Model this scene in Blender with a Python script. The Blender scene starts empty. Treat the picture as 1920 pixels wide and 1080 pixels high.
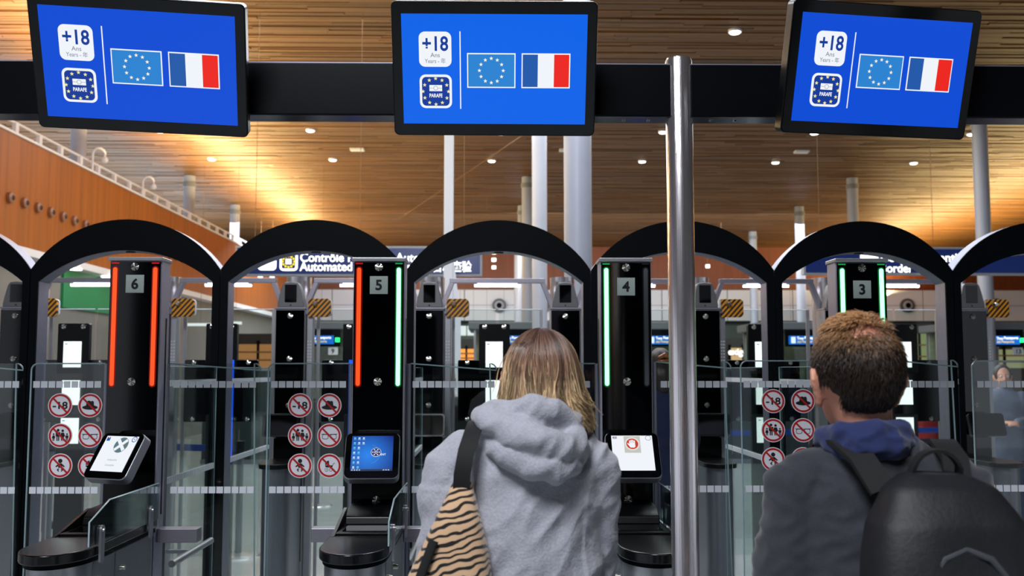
import bpy, bmesh, math, random
import numpy as np
from mathutils import Vector, Matrix, noise
random.seed(7); RNG = np.random.default_rng(7)
PI = math.pi
C = bpy.context.scene.collection
sc = bpy.context.scene

# ------------------------------------------------------------------ camera, world, large lights, exposure
EYE = Vector((0, 0, 1.62)); FPX = 1867.0
cam_d = bpy.data.cameras.new('camera'); cam = bpy.data.objects.new('camera', cam_d); C.objects.link(cam)
cam_d.sensor_width = 36.0; cam_d.lens = FPX / 1920 * 36.0
cam.location = EYE; cam.rotation_euler = (math.radians(94.75), 0, math.radians(-1.0))
cam_d.dof.use_dof = True; cam_d.dof.focus_distance = 3.5; cam_d.dof.aperture_fstop = 4.5
cam_d.clip_end = 200; cam_d.clip_start = .05
sc.camera = cam
CAMR = cam.rotation_euler.to_matrix()

def at(px, py, Y):
    """world point at depth Y seen at photograph pixel (px, py)"""
    d = CAMR @ Vector(((px - 960) / FPX, -(py - 540) / FPX, -1))
    return EYE + d * (Y / d.y)

world = bpy.data.worlds.new('world'); sc.world = world; world.use_nodes = True
bg = world.node_tree.nodes['Background']; bg.inputs[0].default_value = (.80, .86, .96, 1); bg.inputs[1].default_value = .8

def area(name, loc, size, energy, color, target=None, rot=None, size_y=None):
    L = bpy.data.lights.new(name, 'AREA'); L.energy = energy; L.color = color; L.size = size
    if size_y: L.shape = 'RECTANGLE'; L.size_y = size_y
    o = bpy.data.objects.new(name, L); C.objects.link(o); o.location = loc
    if target is not None:
        o.rotation_euler = (Vector(target) - Vector(loc)).to_track_quat('-Z', 'Y').to_euler()
    elif rot: o.rotation_euler = rot
    return o

# unseen area fills added under the ceiling, standing in for the hall lighting
area('ceiling_fill_queue', (-1.2, -.8, 6.3), 2.2, 560, (.90, .94, 1.0), target=(.2, 3.2, 1.3))  # fill added above and behind the camera to lift people and kiosk fronts
area('ceiling_fill_gates', (0, 8.6, 6.5), 6.5, 430, (.93, .96, 1.0), target=(0, 8.6, 0), size_y=1.6)
area('ceiling_fill_hall', (1, 17, 6.5), 12, 1050, (.93, .97, 1.0), target=(1, 17, 0), size_y=8)
area('ceiling_fill_far', (1, 31, 6.5), 22, 3300, (.88, .94, 1.0), target=(1, 33, 1), size_y=6)
# warm cove light along the parapets, washing the timber ceiling, and daylight over the gallery
area('cove_uplight_gallery', (-6.8, 23, 5.35), .4, 2100, (1.0, .74, .34), rot=(0, math.radians(180 + 34), 0), size_y=28)
area('cove_uplight_aisle', (15.5, 30, 4.6), .5, 2300, (1.0, .74, .34), rot=(0, math.radians(180 - 10), 0), size_y=22)
area('warm_ceiling_fill', (-3.6, 21, 3.0), 4.5, 330, (1.0, .72, .32), rot=(0, math.radians(180 - 8), 0), size_y=22)  # unseen warm uplight added to widen the ceiling wash, no fixture on the booths
area('gallery_daylight', (-10.2, 22, 4.7), 2.6, 900, (.80, .90, 1.0), rot=(0, math.radians(180 - 6), 0), size_y=26)

vs = sc.view_settings; vs.view_transform = 'Standard'; vs.look = 'None'; vs.exposure = 0.0; vs.gamma = 1.0; vs.use_curve_mapping = False
sc.cycles.transparent_max_bounces = 32; sc.cycles.max_bounces = 8; sc.cycles.diffuse_bounces = 3; sc.cycles.glossy_bounces = 4
sc.cycles.sample_clamp_indirect = 4.0

# ------------------------------------------------------------------ materials
def lin(c):
    r = []
    for x in c[:3]:
        x = x / 255.0
        r.append(x / 12.92 if x <= .04045 else ((x + .055) / 1.055) ** 2.4)
    return (*r, 1)
MATS = {}
def mat(name, col, rough=.5, metal=0.0, emit=0.0, ecol=None, coat=0.0, noise_amt=0.0, noise_scale=20, stretch=(1, 1, 1), bump=0.0, spec=.5, sheen=0.0):
    if name in MATS: return MATS[name]
    m = bpy.data.materials.new(name); m.use_nodes = True; nt = m.node_tree; N = nt.nodes; L = nt.links
    b = N['Principled BSDF']; b.inputs['Base Color'].default_value = lin(col); b.inputs['Roughness'].default_value = rough
    b.inputs['Metallic'].default_value = metal; b.inputs['Specular IOR Level'].default_value = spec
    if coat: b.inputs['Coat Weight'].default_value = coat; b.inputs['Coat Roughness'].default_value = .05
    if sheen: b.inputs['Sheen Weight'].default_value = sheen
    if emit: b.inputs['Emission Color'].default_value = lin(ecol or col); b.inputs['Emission Strength'].default_value = emit
    if noise_amt or bump:
        tc = N.new('ShaderNodeTexCoord'); mp = N.new('ShaderNodeMapping'); mp.inputs['Scale'].default_value = stretch
        nz = N.new('ShaderNodeTexNoise'); nz.inputs['Scale'].default_value = noise_scale; nz.inputs['Detail'].default_value = 4
        L.new(tc.outputs['Object'], mp.inputs[0]); L.new(mp.outputs[0], nz.inputs['Vector'])
        if noise_amt:
            mx = N.new('ShaderNodeMix'); mx.data_type = 'RGBA'; mx.blend_type = 'MULTIPLY'
            rp = N.new('ShaderNodeMapRange'); rp.inputs['From Min'].default_value = .25; rp.inputs['From Max'].default_value = .75
            rp.inputs['To Min'].default_value = 1 - noise_amt; rp.inputs['To Max'].default_value = 1 + noise_amt * .5
            L.new(nz.outputs['Fac'], rp.inputs['Value']); mx.inputs[0].default_value = 1
            mx.inputs[6].default_value = lin(col); L.new(rp.outputs[0], mx.inputs[7]); L.new(mx.outputs[2], b.inputs['Base Color'])
        if bump:
            bp = N.new('ShaderNodeBump'); bp.inputs['Strength'].default_value = bump; bp.inputs['Distance'].default_value = .01
            L.new(nz.outputs['Fac'], bp.inputs['Height']); L.new(bp.outputs[0], b.inputs['Normal'])
    MATS[name] = m; return m
def glow(name, col, s=1.0):
    return mat('glow_' + name, (0, 0, 0), rough=.25, emit=s, ecol=col, spec=.5)
def attr_mat(name, rough=.6, noise_amt=.3, noise_scale=8, stretch=(1, 1, 1), spec=.4, sheen=0):
    if name in MATS: return MATS[name]
    m = mat(name, (128, 128, 128), rough=rough, spec=spec, sheen=sheen); nt = m.node_tree; N = nt.nodes; L = nt.links
    a = N.new('ShaderNodeAttribute'); a.attribute_name = 'Col'
    tc = N.new('ShaderNodeTexCoord'); mp = N.new('ShaderNodeMapping'); mp.inputs['Scale'].default_value = stretch
    nz = N.new('ShaderNodeTexNoise'); nz.inputs['Scale'].default_value = noise_scale; nz.inputs['Detail'].default_value = 5
    L.new(tc.outputs['Object'], mp.inputs[0]); L.new(mp.outputs[0], nz.inputs['Vector'])
    rp = N.new('ShaderNodeMapRange'); rp.inputs['From Min'].default_value = .25; rp.inputs['From Max'].default_value = .75
    rp.inputs['To Min'].default_value = 1 - noise_amt; rp.inputs['To Max'].default_value = 1 + noise_amt
    L.new(nz.outputs['Fac'], rp.inputs['Value'])
    mx = N.new('ShaderNodeMix'); mx.data_type = 'RGBA'; mx.blend_type = 'MULTIPLY'; mx.inputs[0].default_value = 1
    L.new(a.outputs['Color'], mx.inputs[6]); L.new(rp.outputs[0], mx.inputs[7]); L.new(mx.outputs[2], N['Principled BSDF'].inputs['Base Color'])
    return m
def glass_mat(name, tint, amount=1.0, rough=.02):
    if name in MATS: return MATS[name]
    m = bpy.data.materials.new(name); m.use_nodes = True; nt = m.node_tree; N = nt.nodes; L = nt.links
    N.remove(N['Principled BSDF']); out = N['Material Output']
    t = N.new('ShaderNodeBsdfTransparent'); t.inputs[0].default_value = lin(tint)
    g = N.new('ShaderNodeBsdfGlossy'); g.inputs['Roughness'].default_value = rough; g.inputs[0].default_value = (1, 1, 1, 1)
    fr = N.new('ShaderNodeFresnel'); fr.inputs['IOR'].default_value = 1.5
    mu = N.new('ShaderNodeMath'); mu.operation = 'MULTIPLY'; mu.inputs[1].default_value = amount; mu.use_clamp = True
    mx = N.new('ShaderNodeMixShader'); L.new(fr.outputs[0], mu.inputs[0]); L.new(mu.outputs[0], mx.inputs[0])
    L.new(t.outputs[0], mx.inputs[1]); L.new(g.outputs[0], mx.inputs[2]); L.new(mx.outputs[0], out.inputs[0])
    MATS[name] = m; return m

M_BLK = mat('gloss_black_glass', (3, 4, 6), rough=.06, spec=.4)
M_BLKP = mat('black_plastic', (6, 7, 9), rough=.3, spec=.25)
M_BLKM = mat('matt_black_paint', (4, 6, 10), rough=.5, noise_amt=.1, noise_scale=60, spec=.07)
M_RIM = mat('grey_lacquered_steel', (142, 144, 164), rough=.38, metal=.7, noise_amt=.1, noise_scale=30)
M_STEEL = mat('brushed_steel', (186, 186, 192), rough=.34, metal=.85, noise_amt=.18, noise_scale=60, stretch=(14, 14, .4), bump=.05)
M_STEELD = mat('dark_brushed_steel', (140, 141, 152), rough=.38, metal=.8, noise_amt=.2, noise_scale=60, stretch=(14, 14, .4), bump=.05)
M_STEELH = mat('horizontal_brushed_steel', (160, 156, 168), rough=.38, metal=.8, noise_amt=.15, noise_scale=60, stretch=(.4, 14, 14), bump=.05)
M_CHROME = mat('polished_steel', (228, 222, 226), rough=.18, metal=.92, noise_amt=.12, noise_scale=9, stretch=(26, 26, .25), bump=.12)
M_KNOB = mat('turned_steel_knob', (190, 190, 180), rough=.2, metal=1)
M_GLASS = glass_mat('clear_glass', (245, 249, 248), .7)
M_GLASS3 = glass_mat('low_reflection_glass', (243, 248, 247), .22)
M_GLASS2 = glass_mat('tinted_glass', (212, 222, 222), .8)
M_EDGE = mat('glass_edge', (168, 190, 198), rough=.12, spec=.8)
M_FROST = mat('frosted_white_film', (214, 218, 226), rough=.6)
M_WHITE = mat('white_paint', (214, 216, 222), rough=.5)
M_GREY = mat('plate_grey', (172, 184, 178), rough=.5)
M_INK = mat('black_ink', (14, 15, 16), rough=.5)
M_RED = mat('sign_red', (178, 10, 16), rough=.5)
M_STK = mat('sticker_white', (226, 224, 232), rough=.5)

# ------------------------------------------------------------------ mesh helpers
class MB:
    def __init__(s): s.v = []; s.f = []
    def add(s, vs_, fs):
        b = len(s.v); s.v += [tuple(p) for p in vs_]; s.f += [tuple(i + b for i in q) for q in fs]; return s
    def box(s, x0, x1, y0, y1, z0, z1):
        return s.add([(x0, y0, z0), (x1, y0, z0), (x1, y1, z0), (x0, y1, z0), (x0, y0, z1), (x1, y0, z1), (x1, y1, z1), (x0, y1, z1)],
                     [(0, 3, 2, 1), (4, 5, 6, 7), (0, 1, 5, 4), (1, 2, 6, 5), (2, 3, 7, 6), (3, 0, 4, 7)])
    def prism(s, poly, a0, a1, plane='xz'):
        n = len(poly)
        def P(u, v, d): return {'xz': (u, d, v), 'xy': (u, v, d), 'yz': (d, u, v)}[plane]
        vs_ = [P(u, v, a0) for u, v in poly] + [P(u, v, a1) for u, v in poly]
        fs = [tuple(range(n)), tuple(range(2 * n - 1, n - 1, -1))] + [(i, n + i, n + (i + 1) % n, (i + 1) % n) for i in range(n)]
        return s.add(vs_, fs)
    def flat(s, poly, y=0.0):
        return s.add([(u, y, v) for u, v in poly], [tuple(range(len(poly)))])
    def annulus(s, cx, cz, r0, r1, y=0.0, n=32, a0=0, a1=2 * PI):
        full = abs(a1 - a0 - 2 * PI) < 1e-6; k = n if full else n + 1
        vs_ = []
        for i in range(k):
            a = a0 + (a1 - a0) * i / n
            vs_ += [(cx + r0 * math.cos(a), y, cz + r0 * math.sin(a)), (cx + r1 * math.cos(a), y, cz + r1 * math.sin(a))]
        fs = [(2 * i, 2 * i + 1, 2 * ((i + 1) % k) + 1, 2 * ((i + 1) % k)) for i in range(n)]
        return s.add(vs_, fs)
    def tube(s, pts, rad, n=12, caps='flat', up=None):
        pts = [Vector(p) for p in pts]; m = len(pts)
        if not hasattr(rad, '__len__'): rad = [rad] * m
        rad = list(rad)
        if caps == 'round':
            t0 = (pts[0] - pts[1]).normalized(); t1 = (pts[-1] - pts[-2]).normalized(); r0 = rad[0]; r1 = rad[-1]
            rr = lambda r: max(r if not isinstance(r, tuple) else min(r), .001)
            sc_ = lambda r, k: (r[0] * k, r[1] * k) if isinstance(r, tuple) else r * k
            pre = [(pts[0] + t0 * rr(r0) * math.sin(a), sc_(r0, max(math.cos(a), .05))) for a in (1.5, 1.1, .6)]
            post = [(pts[-1] + t1 * rr(r1) * math.sin(a), sc_(r1, max(math.cos(a), .05))) for a in (.6, 1.1, 1.5)]
            pts = [p for p, _ in pre] + pts + [p for p, _ in post]; rad = [r for _, r in pre] + rad + [r for _, r in post]; m = len(pts)
        vs_ = []; prev = None
        for i in range(m):
            t = (pts[min(i + 1, m - 1)] - pts[max(i - 1, 0)]).normalized()
            if prev is None:
                a = Vector(up) if up else (Vector((1, 0, 0)) if abs(t.x) < .9 else Vector((0, 1, 0)))
            else: a = prev
            u = (a - t * a.dot(t)).normalized(); w = t.cross(u); prev = u
            r = rad[i]; ru, rw = r if isinstance(r, tuple) else (r, r)
            vs_ += [pts[i] + u * ru * math.cos(2 * PI * j / n) + w * rw * math.sin(2 * PI * j / n) for j in range(n)]
        fs = [(i * n + j, i * n + (j + 1) % n, (i + 1) * n + (j + 1) % n, (i + 1) * n + j) for i in range(m - 1) for j in range(n)]
        fs += [tuple(range(n - 1, -1, -1)), tuple((m - 1) * n + j for j in range(n))]
        return s.add(vs_, fs)
    def cyl(s, p0, p1, r, n=20, r1=None): return s.tube([p0, p1], [r, r if r1 is None else r1], n)
    def sphere(s, c, r, nu=16, nv=10):
        if not hasattr(r, '__len__'): r = (r, r, r)
        vs_ = [(c[0], c[1], c[2] - r[2])]
        for j in range(1, nv):
            a = -PI / 2 + PI * j / nv
            vs_ += [(c[0] + r[0] * math.cos(a) * math.cos(2 * PI * i / nu), c[1] + r[1] * math.cos(a) * math.sin(2 * PI * i / nu), c[2] + r[2] * math.sin(a)) for i in range(nu)]
        vs_.append((c[0], c[1], c[2] + r[2])); k = len(vs_) - 1
        fs = [(0, 1 + (i + 1) % nu, 1 + i) for i in range(nu)]
        for j in range(nv - 2): fs += [(1 + j * nu + i, 1 + j * nu + (i + 1) % nu, 1 + (j + 1) * nu + (i + 1) % nu, 1 + (j + 1) * nu + i) for i in range(nu)]
        fs += [(1 + (nv - 2) * nu + i, 1 + (nv - 2) * nu + (i + 1) % nu, k) for i in range(nu)]
        return s.add(vs_, fs)
    def loft(s, rings, n=24):
        """rings: (cx, cy, z, rx, ry)"""
        vs_ = []
        for cx, cy, z, rx, ry in rings: vs_ += [(cx + rx * math.cos(2 * PI * j / n), cy + ry * math.sin(2 * PI * j / n), z) for j in range(n)]
        m = len(rings)
        fs = [(i * n + j, i * n + (j + 1) % n, (i + 1) * n + (j + 1) % n, (i + 1) * n + j) for i in range(m - 1) for j in range(n)]
        fs += [tuple(range(n - 1, -1, -1)), tuple((m - 1) * n + j for j in range(n))]
        return s.add(vs_, fs)
    def xf(s, M):
        s.v = [tuple(M @ Vector(p)) for p in s.v]; return s
    def mesh(s, name='mesh', smooth=None):
        me = bpy.data.meshes.new(name); me.from_pydata(s.v, [], s.f)
        if smooth is not None:
            me.polygons.foreach_set('use_smooth', [True] * len(me.polygons)); me.set_sharp_from_angle(angle=math.radians(smooth))
        return me
    def obj(s, name, m, parent=None, bevel=0, smooth=40, fix=True):
        me = s.mesh(name)
        if fix:
            b = bmesh.new(); b.from_mesh(me); bmesh.ops.recalc_face_normals(b, faces=b.faces); b.to_mesh(me); b.free()
        if smooth:
            me.polygons.foreach_set('use_smooth', [True] * len(me.polygons)); me.set_sharp_from_angle(angle=math.radians(smooth))
        return link(name, me, m, parent, bevel)
def link(name, me, m, parent=None, bevel=0):
    o = bpy.data.objects.new(name, me); C.objects.link(o); o.parent = parent
    if m and not me.materials: me.materials.append(m)
    if bevel:
        b = o.modifiers.new('bevel', 'BEVEL'); b.width = bevel; b.segments = 3; b.limit_method = 'ANGLE'; b.harden_normals = True
    return o
def rrect(x0, x1, z0, z1, r, n=6, corners=(1, 1, 1, 1)):
    """counter-clockwise from bottom-left; corners = bl, br, tr, tl rounded or not"""
    out = []
    for (cx, cz, a, on) in ((x0 + r, z0 + r, PI, corners[0]), (x1 - r, z0 + r, 1.5 * PI, corners[1]), (x1 - r, z1 - r, 0, corners[2]), (x0 + r, z1 - r, .5 * PI, corners[3])):
        if on: out += [(cx + r * math.cos(a + .5 * PI * i / n), cz + r * math.sin(a + .5 * PI * i / n)) for i in range(n + 1)]
        else: out.append((cx + (r if cx > (x0 + x1) / 2 else -r), cz + (r if cz > (z0 + z1) / 2 else -r)))
    return out
def circ(cx, cz, r, n=24, rz=None): return [(cx + r * math.cos(2 * PI * i / n), cz + (rz or r) * math.sin(2 * PI * i / n)) for i in range(n)]
def star(cx, cz, r): return [(cx + (r if i % 2 == 0 else r * .42) * math.sin(PI * i / 5), cz + (r if i % 2 == 0 else r * .42) * math.cos(PI * i / 5)) for i in range(10)]
KN = {6: 'the all-red kiosk', 5: 'the red-and-green kiosk', 4: 'the half-unlit kiosk', 3: 'the all-green kiosk'}
def thing(name, label, cat, loc=(0, 0, 0), rotz=0, group=None, rot=None):
    o = bpy.data.objects.new(name, None); C.objects.link(o); o.empty_display_size = .1
    o.location = loc; o.rotation_euler = rot or (0, 0, rotz); return tag(o, label, cat, group)
def tag(o, label, cat, group=None):
    for k_, v_ in KN.items(): label = label.replace('kiosk %d' % k_, v_)
    o['label'] = label; o['category'] = cat
    if group: o['group'] = group
    return o
def struct(o): o['kind'] = 'structure'; return o
def dup(root, loc, rotz=None, label=None, group=None):
    r = root.copy(); C.objects.link(r); r.location = loc
    if rotz is not None: r.rotation_euler = (0, 0, rotz)
    if label: r['label'] = label
    if group: r['group'] = group
    for ch in list(root.children):
        c = ch.copy(); C.objects.link(c); c.parent = r
        for g in ch.children:
            d = g.copy(); C.objects.link(d); d.parent = c
    return r
TXT = {}
def text_mesh(body, size, bold=0.0, align='CENTER', width=None):
    """flat lettering in the xz plane, centred on its own height, facing -y"""
    cu = bpy.data.curves.new('lettering', 'FONT'); cu.body = body; cu.size = size; cu.align_x = align; cu.align_y = 'CENTER'
    cu.offset = bold * size; cu.resolution_u = 4
    o = bpy.data.objects.new('lettering', cu); C.objects.link(o)
    me = bpy.data.meshes.new_from_object(o.evaluated_get(bpy.context.evaluated_depsgraph_get()))
    bpy.data.objects.remove(o); bpy.data.curves.remove(cu)
    n = len(me.vertices); co = np.empty(n * 3, np.float32); me.vertices.foreach_get('co', co); co = co.reshape(-1, 3)
    if width and n: co[:, 0] *= width / max(np.ptp(co[:, 0]), 1e-6)
    if n: co[:, 1] -= (co[:, 1].min() + co[:, 1].max()) / 2
    new = np.stack([co[:, 0], np.zeros(n), co[:, 1]], 1).astype(np.float32); me.vertices.foreach_set('co', new.ravel()); me.update()
    return me
def text(name, body, size, m, parent, loc, bold=0.0, align='CENTER', width=None):
    o = link(name, text_mesh(body, size, bold, align, width), m, parent); o.location = loc; return o
# ------------------------------------------------------------------ the setting
CZ = 6.62
M_ROD = mat('brown_rod', (120, 88, 56), rough=.6)
M_FLOOR = mat('pale_stone_floor', (164, 171, 174), rough=.22, noise_amt=.12, noise_scale=3, bump=0)
struct(MB().box(-20, 32, -12, 44, -.2, 0).obj('floor', M_FLOOR, smooth=0))
ceil = struct(MB().box(-20, 32, -12, 44, CZ + .05, CZ + .3).obj('ceiling', mat('ceiling_backing', (60, 42, 26), rough=.8), smooth=0))
# timber boards of the ceiling: real boards, too thin here to tell apart one by one
def ceiling_boards():
    v = []; f = []; col = []
    y = 7.0; w = .08
    while y < 40.0:
        x = -17 + random.uniform(0, 2)
        tone = random.uniform(.86, 1.12)
        while x < 26:
            L = random.uniform(1.2, 4.2); h = CZ + random.uniform(-.012, .012)
            x1 = min(x + L - .006, 26); b = len(v)
            v += [(x, y, h), (x1, y, h), (x1, y + w - .006, h), (x, y + w - .006, h), (x, y, h + .03), (x1, y, h + .03), (x1, y + w - .006, h + .03), (x, y + w - .006, h + .03)]
            f += [(b, b + 3, b + 2, b + 1), (b, b + 1, b + 5, b + 4), (b + 2, b + 3, b + 7, b + 6)]
            t = tone * random.choice((.7, .84, .94, 1, 1, 1.06, 1.18)); r = random.uniform(.9, 1.1)
            c = lin((108, 74, 38)); col += [(min(c[0] * t * r, 1), c[1] * t, c[2] * t / r, 1)] * 12
            x += L
        y += w
    me = bpy.data.meshes.new('ceiling_boards'); me.from_pydata(v, [], f)
    a = me.color_attributes.new('Col', 'FLOAT_COLOR', 'CORNER'); a.data.foreach_set('color', np.array(col, np.float32).ravel())
    o = link('ceiling_boards', me, attr_mat('ceiling_timber', rough=.5, noise_amt=.3, noise_scale=3, stretch=(.35, 9, 1), spec=.3), ceil); o['kind'] = 'stuff'
ceiling_boards()

M_WOOD = mat('orange_timber_veneer', (152, 84, 20), rough=.45, noise_amt=.35, noise_scale=2.2, stretch=(1, 3.2, .12))
M_WOODR = mat('red_timber_veneer', (128, 62, 22), rough=.5, noise_amt=.3, noise_scale=2, stretch=(3, 1, .2))
M_CONC = mat('warm_grey_wall', (128, 124, 118), rough=.7, noise_amt=.1, noise_scale=2)
WX = -7.3
wl = struct(MB().box(WX - .22, WX, 5, 39.6, 3.52, 5.2).obj('wall_left', M_WOOD, smooth=0, bevel=.01))
struct(MB().box(WX - .24, WX + .05, 5, 39.6, 3.40, 3.52).obj('trim_1', M_WHITE, smooth=0))
struct(MB().box(WX - .24, WX + .03, 5, 39.6, 5.2, 5.235).obj('trim_2', M_WHITE, smooth=0))
struct(MB().box(WX - .4, WX - .25, 5, 39.6, 0, 3.40).obj('wall_lower', M_CONC, smooth=0))
struct(MB().box(WX - .25, WX - .2, 17.4, 20.2, 2.72, 3.40).obj('wall_green', mat('green_panel', (24, 128, 78), rough=.5), smooth=0))
struct(MB().box(-12, WX - .23, 5, 39.6, 4.0, 4.1).obj('floor_gallery', M_CONC, smooth=0))
struct(MB().box(-17.2, -17, 5, 40, 0, CZ).obj('wall_outer', M_WHITE, smooth=0))
struct(MB().box(24, 24.2, 5, 40, 0, CZ).obj('wall_right', M_CONC, smooth=0))
# unseen mask added behind the camera: dark bay and piers, gaps pass world light
wb = struct(MB().box(-20, 32, -12.3, -12, 5.4, CZ + .05).obj('back_light_mask', M_BLKM, smooth=0))
MB().box(-7.5, 9.5, -12.3, -12, 0, 5.4).obj('mask_dark_bay', M_BLKM, wb, smooth=0)  # added so that the kiosk fronts reflect dark
x = -19.0
while x < 31:
    if -8 < x < 9.5: x = 9.6
    w_ = random.choice((.5, .9, 1.6, 2.6)); MB().box(x, min(x + w_, -7.6) if x < -7.6 else x + w_, -12.3, -12, 0, 5.4).obj('mask_pier', M_CONC if random.random() < .4 else M_BLKM, wb, smooth=0); x += w_ + random.choice((.7, 1.2, 2.4))
# railing on the parapet
rl = thing('gallery_railing', 'white tube railing with short posts along the timber parapet', 'railing', (WX - .1, 5, 5.235))
MB().tube([(0, 7, .2), (0, 33, .2)], .022, 8).obj('handrail', M_WHITE, rl)
pm = MB().box(-.03, .03, -.05, .05, 0, .2).mesh('post'); pm.materials.append(M_WHITE)
for i in range(33): o = link('post', pm, None, rl); o.location = (0, 7.05 + i * .8, 0)
for Y, h, lab in ((18.0, .42, 'white swan-neck camera pole on the parapet, next to the thick column'), (20.6, .4, 'white swan-neck camera pole on the parapet, farther from the thick column')):
    g = thing('camera_pole', lab, 'camera', (WX - .02, Y, 5.235), group='camera poles on the parapet')
    pts = [(0, 0, 0), (0, 0, h * .75)] + [(.11 - .11 * math.cos(a), 0, h * .75 + .11 * math.sin(a)) for a in (.4, .8, 1.2, 1.57, 2.0, 2.5, 3.0)] + [(.22, 0, h * .62)]
    MB().tube(pts, .022, 8).obj('pole', M_WHITE, g)
    MB().sphere((.22, 0, h * .5), .06, 12, 8).obj('camera_dome', M_WHITE, g)
# round air nozzles in the timber wall
nz = thing('air_nozzle', 'round brown air nozzle set in the orange timber wall', 'air vent', (WX, 14, 4.21), group='air nozzles in the timber wall')
MB().tube([(-.02, 0, 0), (.05, 0, 0), (.07, 0, 0)], [.085, .085, .06], 16).obj('nozzle_ring', mat('nozzle_wood', (128, 84, 62), rough=.4), nz)
MB().tube([(.06, 0, 0), (.085, 0, 0)], [.055, .03], 14).obj('nozzle_core', mat('nozzle_dark', (40, 26, 24), rough=.4), nz)
for i in range(1, 27): dup(nz, (WX, 14 + i * .46, 4.21))
for Y in (17.4, 18.8):
    tag(MB().cyl((0, 0, 0), (0, 0, .03), .1, 16).obj('downlight', glow('white', (255, 255, 250), 5)), 'small round downlight under the gallery by the green panel', 'lamp', 'downlights under the gallery').location = (WX + .0, Y, 3.37)

# far wall: timber band, pale bulkhead of panels, dark lower wall
struct(MB().box(-17, 24, 40, 40.2, 4.83, CZ).obj('wall_far', M_WOODR, smooth=0))
bh = struct(MB().box(-17, 24, 39.5, 40, 3.6, 4.84).obj('wall_bulkhead', mat('bulkhead_joint', (120, 122, 128), rough=.6), smooth=0))
pm = MB().box(0, 2.58, -.04, 0, 0, .60).mesh('panel'); pm.materials.append(mat('pale_bulkhead_panel', (206, 208, 216), rough=.45))
for i in range(15):
    for z in (3.605, 4.225): o = link('panel', pm, None, bh); o.location = (-16.9 + i * 2.62, 39.5, z)
struct(MB().box(-17, 24, 40, 40.2, 0, 3.6).obj('wall_far_lower', mat('dim_grey_green_wall', (74, 84, 80), rough=.6, noise_amt=.3, noise_scale=1.2, stretch=(1, 1, .3)), smooth=0))
nb = thing('jet_vent', 'large round grey air vent on the pale bulkhead', 'air vent', at(936, 573, 39.44), group='round vents on the pale bulkhead')
MB().tube([(0, 0, 0), (0, -.12, 0)], [.28, .28], 24).obj('vent_collar', mat('vent_grey', (70, 74, 82), rough=.4), nb)
MB().tube([(0, -.1, 0), (0, -.16, 0)], [.2, .17], 24).obj('vent_cone', mat('vent_light', (150, 154, 162), rough=.4), nb)
MB().tube([(0, -.15, 0), (0, -.18, 0)], [.11, .1], 24).obj('vent_core', M_BLKM, nb)
for px in (1190, 1700, 1866): dup(nb, at(px, 573, 39.44))
b2 = dup(nb, at(1021, 573, 39.44), math.radians(-28), 'large round vent with its white ball turned aside on the bulkhead', 'round vents on the pale bulkhead')
MB().sphere((0, -.1, 0), .19, 16, 10).obj('vent_ball', M_WHITE, b2)

# columns
M_COL = mat('pale_column_paint', (156, 160, 174), rough=.4, noise_amt=.06, noise_scale=3)
cm = MB().cyl((0, 0, 0), (0, 0, CZ - .03), .14, 28).mesh('shaft', 40); cm.materials.append(M_COL)
km = MB().cyl((0, 0, 0), (0, 0, .12), .16, 28).mesh('collar', 40); km.materials.append(mat('column_collar', (120, 124, 130), rough=.4))
rm = MB().tube([(0, 0, 0), (0, 0, 1)], .006, 5).mesh('wire')
def column(x, y, z0=0.0, label='slender pale round column rising to the timber ceiling', group='pale columns in the hall'):
    t = thing('column', label, 'column', (x, y, z0), group=group)
    s_ = link('shaft', cm, None, t); s_.scale = (1, 1, (CZ - .015 - z0) / (CZ - .03))
    k = link('collar', km, None, t); k.location = (0, 0, CZ - .3 - z0)
for i, Y in enumerate((9.9, 18.4, 25.4, 29.9, 35.4)):
    if i == 0: column(.835, Y, 0, 'thick-looking pale column behind the lane of kiosk 4, nearest column to the gates', None)
    else: column(.835, Y)
for Y in (18.6, 25.4, 29.9, 35.4): column(9.28, Y)
for Y in (18.6, 25.4, 29.9): column(-7.84, Y, 4.1, 'pale round column standing on the gallery behind the timber wall', 'columns on the gallery')
# suspension wires between the far columns
def wire(a, b, lab):
    tag(MB().tube([a, b], .006, 5).obj('brace_wire', M_ROD), lab, 'wire', 'brace wires under the ceiling')
wire((9.1, 25.6, CZ - .35), (9.1, 29.7, CZ - .02), 'thin white brace wire between the column heads')
wire((9.46, 25.55, CZ - .35), (12.9, 29.4, CZ - .02), 'thin white brace wire between a column head and the ceiling')
wire((.85, 25.4, CZ - .35), (2.9, 29, CZ - .02), 'thin white brace wire between the middle column head and ceiling')
wire((.8, 18.6, CZ - .35), (-3.3, 33, CZ - .02), 'long thin white brace wire running to the middle column head')

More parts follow.
